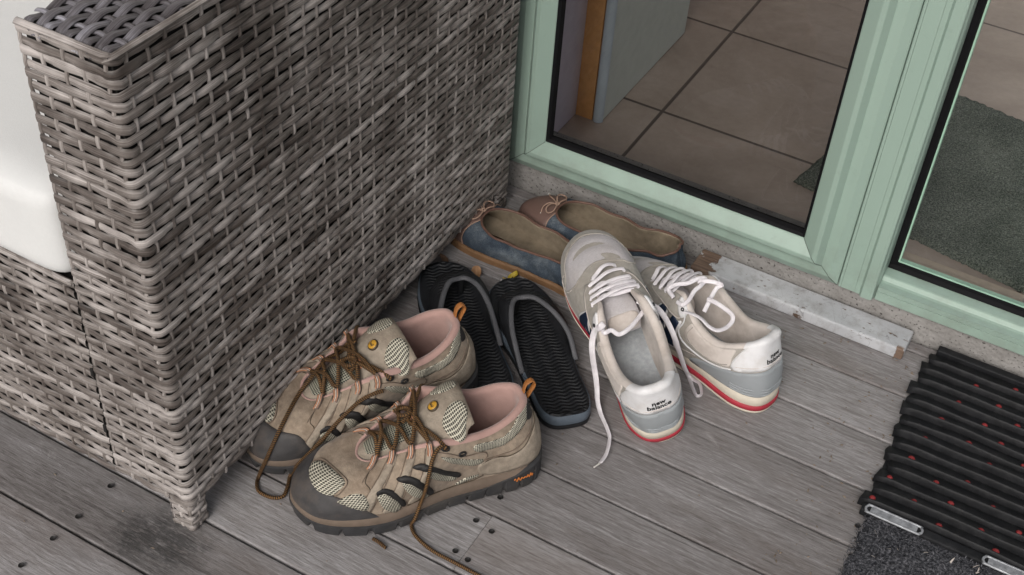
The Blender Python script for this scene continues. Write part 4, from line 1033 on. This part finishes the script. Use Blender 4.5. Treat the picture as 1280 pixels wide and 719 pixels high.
# ---- black flip flops
FB=[(0,0,0,.02),(.06,-.022,.004,.02),(.12,-.033,.022,.02),(.20,-.034,.07,.02),(.28,-.035,.12,.02),(.36,-.043,.18,.02),(.42,-.042,.222,.02),(.46,-.030,.250,.02),(.50,-.004,.266,.02),(.54,.024,.258,.02),(.58,.039,.228,.02),(.64,.046,.185,.02),(.72,.040,.125,.02),(.80,.034,.075,.02),(.88,.032,.026,.02),(.94,.022,.004,.02)]
def make_flop(pos,yaw,mirror,label):
    root,M=shoe_root('flip_flop',pos,yaw,0,0); tag(root,label,'sandal','black flip flops')
    s=Shoe(FB,FB,[(0,0,0,0,0),(.5,0,0,0,0)],mirror); s.root=root
    cup=lambda u:.003*max(0,1-min(u,1-u)/.2)
    s.ringloft('outsole',[(.001,.0095),(.0022,.0085),(.0015,.003),(-.001,.0004)],MT['foam'],root)
    s.ringloft('midsole',[(-.0015,lambda u:.0215+cup(u)),(.0012,lambda u:.0195+cup(u)),(.0018,.014),(.0008,.0094)],MT['bluefoam'],root,160,False)
    N=160; V=[];rings=[(-.0010,lambda u:.0213+cup(u)),(-.003,lambda u:.0226+cup(u)),(-.006,lambda u:.0222+cup(u)),(-.009,lambda u:.0208+.4*cup(u))]
    for off,z in rings:
        for i in range(N):
            u=i/N; p=s.lk(s.B,u)+s.lk(s.Nn,u)*off; p.z=z(u); V.append(p)
    # fill the footbed by shrinking rings towards the long axis
    for sc_ in (.75,.5,.25,.0):
        for i in range(N):
            p=V[3*N+i]; c=Vector((0,min(max(p.y,.03),.225),.0198)); q=c.lerp(p,sc_); V.append(q)
    F=[(j*N+i,(j+1)*N+i,(j+1)*N+(i+1)%N,j*N+(i+1)%N) for j in range(7) for i in range(N)]
    mk('footbed',V,F,MT['footbed'],root,True)
    # V strap: band between an inner (grey edged) and an outer curve
    mx=-1 if mirror else 1
    inner=[(-.036,.088,.019),(-.036,.112,.031),(-.034,.145,.045),(-.027,.172,.053),(-.017,.190,.052),(-.005,.193,.051),(.010,.184,.054),(.026,.155,.052),(.037,.125,.040),(.039,.095,.019)]
    outer=[(-.0375,.108,.019),(-.041,.135,.030),(-.042,.17,.040),(-.036,.200,.043),(-.022,.217,.040),(-.005,.2215,.038),(.014,.216,.040),(.034,.186,.041),(.044,.15,.034),(.042,.115,.019)]
    inner=[(x*mx,y,z) for x,y,z in inner]; outer=[(x*mx,y,z) for x,y,z in outer]
    n=70; A=cr(inner,n); B_=cr(outer,n); V=[]; T_=9
    for i in range(n):
        for j in range(T_):
            t=j/(T_-1); p=A[i].lerp(B_[i],t); p=p+Vector((0,0,.004*sin(pi*t))); V.append(p)
        for j in range(T_):
            t=1-j/(T_-1); p=A[i].lerp(B_[i],t); p=p+Vector((0,0,.004*sin(pi*t)-.0032)); V.append(p)
    R=2*T_
    F=[(i*R+j,(i+1)*R+j,(i+1)*R+(j+1)%R,i*R+(j+1)%R) for i in range(n-1) for j in range(R)]+[tuple(range(R)),tuple((n-1)*R+j for j in range(R))]
    st=fixn(mk('strap',V,F,MT['footbed'],root,True))
    # grey padded edge along the inside of the strap
    V,F,uv=tube(A,.0036,.0026,10,False,[(Vector((0,0,1))+(A[i]-B_[i]).normalized()*.5) for i in range(n)]); mk('strap_edge',V,F,MT['greyedge'],st,True,uv)
    # toe post
    a=Vector((-.012*mx,.196,.049)); rope('toe_post',[a,a+Vector((0,.003,-.012)),a+Vector((0,.004,-.029))],.0042,MT['foam'],root,14)
    return s
make_flop((-.398,-.398,.0006),radians(-46.5),False,'black flip flop beside the tipped up trainer, whole ridged footbed showing')
make_flop((-.497,-.422,.0006),radians(-46),True,'black flip flop partly hidden under the heels of the hiking shoes')

# ---- denim ballet flats
LB=[(0,0,-.003,.010),(.06,-.018,.002,.010),(.12,-.027,.020,.010),(.20,-.029,.06,.010),(.28,-.030,.105,.010),(.36,-.037,.155,.010),(.42,-.038,.195,.010),(.46,-.030,.224,.010),(.50,-.003,.246,.010),(.54,.022,.236,.010),(.58,.035,.208,.010),(.64,.037,.165,.010),(.72,.030,.11,.010),(.80,.027,.065,.010),(.88,.027,.020,.010),(.94,.018,.002,.010)]
LR=[(0,0,.006,.056),(.06,-.014,.009,.055),(.12,-.024,.024,.050),(.20,-.028,.06,.044),(.28,-.029,.105,.043),(.36,-.032,.148,.043),(.42,-.026,.172,.044),(.46,-.015,.184,.045),(.50,-.001,.187,.0455),(.54,.014,.183,.045),(.58,.025,.171,.044),(.64,.032,.148,.043),(.72,.029,.11,.043),(.80,.027,.065,.044),(.88,.024,.024,.050),(.94,.014,.009,.055)]
LU=[(0,.005,.02,.002,-.02),(.2,.003,.015,.003,-.015),(.36,.004,.02,.006,-.01),(.44,.004,.024,.014,-.002),(.5,.005,.026,.026,.000),(.56,.004,.024,.014,-.002),(.64,.004,.02,.006,-.01),(.8,.003,.015,.003,-.015)]
def make_flat(pos,yaw,pitch,roll,mirror,label):
    root,M=shoe_root('ballet_flat',pos,yaw,pitch,roll); tag(root,label,'shoe','denim ballet flats')
    s=Shoe(LB,LR,LU,mirror,1.04); s.root=root
    sd=3.1 if mirror else 9.4
    def ex(u,v,p,n):
        q=noise.noise(Vector((u*26,v*2.,sd)))
        return p+n*((.0050*q+.0024*noise.noise(Vector((u*70,v*3,sd))))*max(0,min(1,(abs(u-.5)-.09)*12)))
    s.extra=ex
    # soft rim: let the top edge wander with the creased sides
    for i in range(s.T):
        u=i/s.T; a=max(0,min(1,(abs(u-.5)-.1)*10)); s.R[i]=s.R[i]+s.Nn[i]*(.0065*a*noise.noise(Vector((u*18,1.7,sd))))+Vector((0,0,.0050*a*noise.noise(Vector((u*14,8.7,sd)))))
    s.upper('upper',MT['denim'],root)
    s.ringloft('sole',[(.0,.0125),(.0035,.012),(.0048,.0085),(.0042,.0065),(.0048,.0045),(.0035,.0006)],MT['tansole'],root)
    s.seam('welt',[(i/40,.03) for i in range(40)],MT['tansole'],root,.0013,.0016,True,True,200)
    li=s.lining('lining',MT['olive'],root,.0035,.0012,.0135,.0004,.0045); s.insole('insole',MT['olive'],root,.0142,.0042)
    s.patch('toe_cap',[(.405,.02),(.413,.25),(.428,.5),(.446,.74),(.462,.97),(.48,.985),(.5,.985),(.52,.985),(.538,.97),(.554,.74),(.572,.5),(.587,.25),(.595,.02),(.55,.015),(.5,.015),(.45,.015)],MT['rose'],root,.0009)
    s.seam('piping',[(.404,.02),(.412,.25),(.427,.5),(.445,.74),(.461,.985)],MT['cord'],root,.0009,.0012); s.seam('piping',[(.596,.02),(.588,.25),(.573,.5),(.555,.74),(.539,.985)],MT['cord'],root,.0009,.0012)
    R=[s.lk(s.R,i/80)+Vector((0,0,.0006)) for i in range(80)]; rope('rim_piping',R,.0019,MT['piping'],root,240,None,True,8)
    s.seam('stitching',[(0,.05),(0,.3),(0,.6),(0,.95)],MT['denim'],root,.0012,.0006)
    # cord bow at the throat
    c=s.lk(s.R,.5)+Vector((0,.003,.004))
    L=lambda pts:[c+Vector(p) for p in pts]
    rope('bow_loop',L([(0,0,0),(.009,.006,.004),(.019,.007,.002),(.024,.001,-.001),(.018,-.005,0),(.008,-.003,.002),(0,0,.001)]),.0011,MT['cord'],root,50)
    rope('bow_loop',L([(0,0,0),(-.008,.007,.003),(-.018,.009,.001),(-.023,.004,-.002),(-.018,-.002,0),(-.008,-.002,.002),(0,0,.001)]),.0011,MT['cord'],root,50)
    for pts in ([(0,0,0),(.006,.010,.001),(.013,.019,-.002),(.021,.024,-.006)],[(0,0,0),(-.004,.010,.001),(-.013,.016,-.002),(-.022,.015,-.008)]):
        t_=rope('bow_tail',L(pts),.0010,MT['cord'],root,24); P=L(pts); rope('tip',[P[-1],P[-1]+(P[-1]-P[-2]).normalized()*.005],.0014,MT['aglet'],t_,6)
    kb=cr(L([(-.003,0,.0005),(0,.0025,.003),(.003,0,.0005),(0,-.0025,.002)]),20,True); V,F,uv=tube(kb,.0015,.0015,8,True); mk('knot',V,F,MT['cord'],root,True,uv)
    return s
make_flat((-.398,-.066,.0006),radians(-90.),0.,0.,False,'blue denim ballet flat with rose toe cap lying along the plinth')
make_flat((-.480,-.157,.0006),radians(-85.),0.,0.,True,'blue denim ballet flat with its toe tucked under the wicker sofa')

# ---- loose laces
LC={
 's1left':[(-0.4011,-0.3265,0.1224),(-0.4045,-0.3305,0.1170),(-0.4113,-0.3273,0.1055),(-0.4115,-0.3301,0.0850),(-0.4070,-0.3321,0.0640),(-0.4003,-0.3344,0.0440),(-0.3932,-0.3401,0.0270),(-0.3859,-0.3492,0.0130),(-0.3753,-0.3588,0.0043),(-0.3598,-0.3743,0.0043),(-0.3493,-0.3873,0.0032),(-0.3414,-0.4116,0.0041),(-0.3407,-0.4306,0.0041)],
 's1cur':[(-0.4070,-0.3165,0.1120),(-0.3970,-0.3328,0.1140),(-0.3911,-0.3251,0.1150),(-0.3801,-0.3252,0.1140),(-0.3737,-0.3118,0.1160),(-0.3718,-0.2932,0.1170),(-0.3713,-0.2735,0.1180)],
 's1right':[(-0.3853,-0.2656,0.1210),(-0.3723,-0.2654,0.1220),(-0.3585,-0.2605,0.1170),(-0.3455,-0.2532,0.0960),(-0.3320,-0.2543,0.0760),(-0.3232,-0.2505,0.0520),(-0.3144,-0.2461,0.0270),(-0.3066,-0.2389,0.0044),(-0.2941,-0.2547,0.0044),(-0.2846,-0.2637,0.0044),(-0.2819,-0.2569,0.0044),(-0.2904,-0.2422,0.0044),(-0.3015,-0.2383,0.0040),(-0.3112,-0.2360,0.0093)],
 's2a':[(-0.3524,-0.2227,0.1100),(-0.3631,-0.2144,0.1120),(-0.3571,-0.2075,0.1180),(-0.3440,-0.2007,0.1220),(-0.3350,-0.1865,0.1240),(-0.3281,-0.1811,0.1220),(-0.3290,-0.1937,0.1200),(-0.3323,-0.2058,0.1180),(-0.3330,-0.2207,0.1140),(-0.3375,-0.2291,0.1100),(-0.3465,-0.2253,0.1080)],
 's2b':[(-0.3355,-0.1888,0.1200),(-0.3204,-0.1843,0.1240),(-0.3065,-0.1799,0.1220),(-0.3105,-0.1844,0.1180),(-0.3116,-0.1952,0.1120),(-0.3117,-0.2077,0.1050),(-0.3119,-0.2155,0.1000)],
 's2c':[(-0.3150,-0.2020,0.1100),(-0.3029,-0.2065,0.1140),(-0.2880,-0.2109,0.1140),(-0.2763,-0.2148,0.1120),(-0.2729,-0.2214,0.1080),(-0.2761,-0.2334,0.1050),(-0.2835,-0.2445,0.1060),(-0.2942,-0.2454,0.1080),(-0.3072,-0.2417,0.1120),(-0.3209,-0.2402,0.1120),(-0.3312,-0.2408,0.1100)],
 'b2loop':[(-0.6312,-0.5218,0.1285),(-0.6447,-0.5193,0.1170),(-0.6509,-0.5248,0.1055),(-0.6579,-0.5462,0.1061),(-0.6584,-0.5714,0.1006),(-0.6639,-0.5898,0.0858),(-0.6589,-0.6193,0.0805),(-0.6565,-0.6449,0.0670),(-0.6629,-0.6591,0.0368),(-0.6740,-0.6621,0.0040),(-0.6677,-0.6747,0.0035),(-0.6578,-0.6818,0.0040),(-0.6411,-0.6810,0.0040),(-0.6317,-0.6723,0.0040),(-0.6367,-0.6570,0.0031),(-0.6437,-0.6425,0.0032),(-0.6345,-0.6388,0.0241),(-0.6219,-0.6282,0.0455),(-0.6121,-0.6154,0.0627),(-0.6047,-0.6003,0.0775),(-0.5963,-0.5865,0.0912),(-0.5869,-0.5754,0.1040),(-0.5777,-0.5653,0.1103),(-0.5703,-0.5549,0.1111)],
 'b1end':[(-0.4680,-0.5899,0.1136),(-0.4713,-0.5978,0.1098),(-0.4713,-0.6074,0.1016),(-0.4698,-0.6161,0.0856),(-0.4720,-0.6197,0.0623),(-0.4780,-0.6196,0.0350),(-0.4789,-0.6294,0.0187),(-0.4842,-0.6284,0.0032),(-0.4711,-0.6388,0.0032),(-0.4451,-0.6460,0.0032),(-0.4132,-0.6467,0.0032),(-0.3813,-0.6481,0.0045),(-0.3304,-0.6485,0.0045)],
 'b1tip':[(-0.5103,-0.6678,0.0040),(-0.5011,-0.6686,0.0040),(-0.4907,-0.6712,0.0040)],
}

band('loose_lace',LC['s1left'],t1.root,.0041,120,.0010,None,1.2); band('loose_lace',LC['s1cur'],t1.root,.0028); band('loose_lace',LC['s1right'],t1.root,.0038,140,.0010,None,1.2)
band('loose_lace',LC['s2a'],t2.root,.0028); band('loose_lace',LC['s2b'],t2.root,.0028); band('loose_lace',LC['s2c'],t2.root,.0030,None,.001,None,1.2)
wrope('aglet',[LC['s1left'][-1],Vector(LC['s1left'][-1])+Vector((-.004,-.0095,-.001))],.0011,MT['aglet'],t1.root,6)
wrope('loose_lace',LC['b2loop'],.0022,MT['hlace'],b2.root,260); wrope('loose_lace',LC['b1end'],.0022,MT['hlace'],b1.root,200); wrope('lace_end',LC['b1tip'],.0021,MT['hlace'],b1.root,12)
# ---- rubber link mat
mat_=empty('rubber_doormat',(.2,-.17,0)); tag(mat_,'black ribbed rubber doormat with red studs and metal clips beside the door','doormat'); MO=Vector((.2,-.17,0))
random.seed(4); b=MB(); nr=14; y0=-.318; y1=-.020; pt=(y1-y0)/nr
tops=[]
for i in range(nr):
    y=y0+pt*(i+.5); xs=-.047+random.uniform(-.003,.003)+(.003 if i%2 else -.002)+.004*sin(i*.5); xe=.62
    lean=random.uniform(.3,.8); hgt=.017+random.uniform(-.0015,.0015); n=60; V=[];
    prof=[(-.56,.004),(-.545,.0075),(-.50,.0130),(-.465,.0160),(-.43,.0172),(-.395,.0174),(-.365,.0166),(-.345,.0152),(-.22,.0134),(-.02,.0116),(.20,.0098),(.40,.0082),(.46,.006)]
    m_=len(prof); ph=random.random()*6
    for k in range(n+1):
        x=xs+(xe-xs)*k/n; w1=.0022*noise.noise(Vector((x*11,i*3.1,0))); w2=.0020*noise.noise(Vector((x*16,i*2.3,5)))
        e=1-.25*max(0,1-k/1.5)
        for a,z in prof: V.append(Vector((x+(.002*sin(ph+a*4) if k==0 else 0),y+a*pt*1.12+w1,max(.0025,z*hgt/.017*e+w2*(z/.017))))-MO)
    F=[(k*m_+j,(k+1)*m_+j,(k+1)*m_+j+1,k*m_+j+1) for k in range(n) for j in range(m_-1)]+[tuple(range(m_))]
    b.add(V,F,None,random.random()); tops.append((y,xs,hgt))
b.build('ribs',MT['rubber'],mat_)
b=MB(); b.box(-.043-MO.x,.62-MO.x,y0-.004-MO.y,y1+.004-MO.y,.0006,.004); b.box(-.046-MO.x,.62-MO.x,y0-.0165-MO.y,y0-.004-MO.y,.0006,.012); b.box(-.040-MO.x,.62-MO.x,y1-MO.y,y1+.012-MO.y,.0006,.015); bevel(b.build('base',MT['rubber'],mat_,False),.002,2)
for i in range(nr):
    y,xs,h=tops[i]; ph=(i%2)*.036+(i*.0043)
    k=0; x=-.036+ph*1.1
    while x<.30:
        if random.random()<.9:
            bm=bmesh.new(); bmesh.ops.create_uvsphere(bm,u_segments=12,v_segments=7,radius=1.); V=[];
            r=.0037*random.uniform(.85,1.15)
            for v in bm.verts: v.co=Vector((v.co.x*r*1.1,v.co.y*r,v.co.z*r*.75))
            me=bpy.data.meshes.new('red_stud'); bm.to_mesh(me); bm.free(); me.polygons.foreach_set('use_smooth',[True]*len(me.polygons)); me.materials.append(MT['redrub'])
            o=bpy.data.objects.new('red_stud',me); C.objects.link(o); o.parent=mat_; o.location=Vector((x+random.uniform(-.004,.004),y-pt*.24+random.uniform(-.001,.001),.0132))-MO
        x+=.074
def clip(x0,x1,y):
    P=[]; r=.0058
    for a in range(7): t=pi/2+pi*a/6; P.append((x0+cos(t)*r,y+sin(t)*r,.0125))
    for a in range(7): t=-pi/2+pi*a/6; P.append((x1+cos(t)*r,y+sin(t)*r,.0125))
    Q=cr(P,90,True); V,F,uv=tube(Q,.0016,.0016,10,True); o=mk('wire_clip',[v-MO for v in V],F,MT['clip'],mat_,True,uv)
    V=[(x0,y-r,.0135),(x1,y-r,.0135),(x1,y+r,.0135),(x0,y+r,.0135)]
    mk('clip_plate',[Vector(v)-MO for v in V],[(0,1,2,3)],MT['clip'],o,False)
clip(-.035,.021,-.330); clip(.104,.160,-.330); clip(.243,.299,-.330)
# ---- carpet mat with shed fibres
gm=empty('carpet_mat',(.2,-.46,0)); tag(gm,'worn dark grey carpet mat lying in front of the rubber doormat','mat'); GO=Vector((.2,-.46,0))
random.seed(9); V=[];F=[];nx,ny=150,70; X0,X1,YA,YB_=-.036,.62,-.62,-.30
for j in range(ny+1):
    for i in range(nx+1):
        x=X0+(X1-X0)*i/nx; y=YA+(YB_-YA)*j/ny; e=0 if i==0 else 1
        V.append((x-GO.x+random.uniform(-.0015,.0015)+ (.004*noise.noise(Vector((y*40,0,0))) if i<2 else 0),y-GO.y+random.uniform(-.0015,.0015),.0006+e*(.0045+random.uniform(0,.003))))
for j in range(ny):
    for i in range(nx): a=j*(nx+1)+i; F.append((a,a+1,a+nx+2,a+nx+1))
mk('backing',V,F,MT['gmat'],gm)
def fibres(name,n,mat,lo,hi,xr=(-.040,.34),yr=(-.60,-.336),th=.00035,z0=.005):
    V=[];F=[]
    for _ in range(n):
        x=random.uniform(*xr);y=random.uniform(*yr);a=random.uniform(0,2*pi);l=random.uniform(lo,hi);el=random.uniform(.1,1.1)
        d=Vector((cos(a)*cos(el),sin(a)*cos(el),sin(el)))*l; sd=Vector((-sin(a),cos(a),0))*th*random.uniform(.7,1.6); p=Vector((x,y,z0+random.uniform(-.001,.002)))-GO; k=len(V)
        mid=p+d*.55+Vector((0,0,l*.1)); V+=[p-sd,p+sd,mid+sd*.8,mid-sd*.8,p+d]; F+=[(k,k+1,k+2,k+3),(k+3,k+2,k+4)]
    o=mk(name,V,F,mat,gm,False); o['kind']='stuff'; return o
fibres('pile',15000,MT['gmat'],.003,.007)
fibres('pale_pile',2600,plain('pale_carpet_fibre',(.15,.15,.165),.9,.4,200),.003,.007)
fibres('litter',60,plain('pale_litter',(.40,.36,.33),.8,.3,200),.004,.011,(-.040,.20),(-.47,-.338),.0008,.009)
# ---- fallen leaves
def leaf(x,y,rz,L,W,curl,mat,label,z=.0015,tilt=0.,fold=.5):
    n,m_=14,7; V=[]
    for i in range(n+1):
        t=i/n; w=W*sin(pi*min(1,t*.95+.03))**.8; ang=curl*(t-.3)
        for j in range(m_):
            a=(j/(m_-1)-.5)*2; xx=a*w/2; h=abs(a)*w*.5*fold
            yy=(sin(ang)/curl if abs(curl)>.01 else t-.3)*L; zz=((1-cos(ang))/abs(curl) if abs(curl)>.01 else 0)*L
            V.append(Vector((xx*(1+.1*noise.noise(Vector((t*5,a,x*90)))),yy,zz+h+.0012*noise.noise(Vector((t*7,a*3,x*50))))))
    F=[(i*m_+j,i*m_+j+1,(i+1)*m_+j+1,(i+1)*m_+j) for i in range(n) for j in range(m_-1)]
    R=Matrix.Rotation(rz,3,'Z')@Matrix.Rotation(tilt,3,'X'); V=[R@v for v in V]; mz=min(v.z for v in V)
    o=mk('fallen_leaf',[v-Vector((0,0,mz)) for v in V],F,mat); o.location=(x,y,z); tag(o,label,'leaf','fallen leaves on the deck')
    P=[R@Vector((0,-.3*L-.3*L*k/6,.0008*k)) for k in range(7)]
    rope('stalk',[p-Vector((0,0,mz)) for p in P],.0006,mat,o,12)
    return o
leaf(-.640,-.219,.5,.026,.014,2.2,MT['leafb'],'curled tan leaf standing between the flip flop straps and the denim flat',fold=.9)
leaf(-.655,-.228,1.9,.018,.010,1.0,MT['leafb'],'small flat tan leaf fragment next to the curled tan leaf')
leaf(-.598,-.193,-.7,.022,.010,2.6,MT['leafy'],'curled yellow leaf against the near denim flat',fold=1.)
leaf(-.585,-.197,-1.8,.020,.011,1.8,MT['leafd'],'brown crumpled leaf right of the yellow leaf')
leaf(-.694,-.212,1.2,.020,.009,1.2,MT['leafd'],'dark brown leaf scrap close under the sofa edge')
leaf(-.388,-.072,.3,.036,.018,2.4,MT['leafd'],'dry brown leaf curled behind the heel of the far denim flat',fold=1.)

# ---- crumbs, grit and wood splinters on the boards
random.seed(31); V=[];F=[]
for _ in range(420):
    t=random.random()
    if t<.45: x=random.uniform(-.68,-.05); y=random.uniform(-.075,-.005) if random.random()<.6 else random.uniform(-.25,-.05)
    elif t<.75: x=random.uniform(-.12,-.045); y=random.uniform(-.5,-.05)
    else: x=random.uniform(-.9,0); y=random.uniform(-1.0,-.1)
    if x<-.68 and y>-.77: continue
    r=random.uniform(.0004,.0013); a=random.uniform(0,6.28); l=r*random.uniform(1,3.2); c=Vector((x,y,.0008)); u=Vector((cos(a),sin(a),0)); w_=Vector((-sin(a),cos(a),0)); k=len(V)
    V+=[c+u*l,c+w_*r,c-u*l,c-w_*r,c+Vector((0,0,r*1.1))]; F+=[(k,k+1,k+4),(k+1,k+2,k+4),(k+2,k+3,k+4),(k+3,k,k+4)]
gr=mk('deck_grit',V,F,plain('pale_brown_grit',(.17,.135,.105),.9,.6,300),None,False); gr['kind']='stuff'; tag(gr,'scattered grit, crumbs and splinters on the deck boards','grit')


#@@MATS
# ------------------------------------------------------------------ light
w=bpy.data.worlds.new('World'); sc.world=w; w.use_nodes=True; nt=w.node_tree; bg=nt.nodes['Background']
sky=nt.nodes.new('ShaderNodeTexSky'); sky.sky_type='NISHITA'; sky.sun_disc=False
AZ,EL=radians(174),radians(40)     # direction of the sun: from the front left
sky.sun_elevation=EL; sky.sun_rotation=AZ; sky.air_density=1.; sky.dust_density=6.; sky.ozone_density=1.
hs=nt.nodes.new('ShaderNodeHueSaturation'); hs.inputs['Saturation'].default_value=.40
nt.links.new(sky.outputs[0],hs.inputs['Color']); nt.links.new(hs.outputs[0],bg.inputs['Color']); bg.inputs['Strength'].default_value=.13
sd=Vector((sin(AZ)*cos(EL),cos(AZ)*cos(EL),sin(EL)))
sl=bpy.data.lights.new('sun','SUN'); sl.energy=1.05; sl.angle=radians(30); sl.color=(1,.97,.93)
so_=bpy.data.objects.new('sun',sl); C.objects.link(so_); so_.rotation_euler=sd.to_track_quat('Z','Y').to_euler()
sc.view_settings.view_transform='Standard'; sc.view_settings.look='None'; sc.view_settings.exposure=0; sc.view_settings.gamma=1
sc.render.engine='CYCLES'; sc.cycles.max_bounces=7; sc.cycles.transparent_max_bounces=12
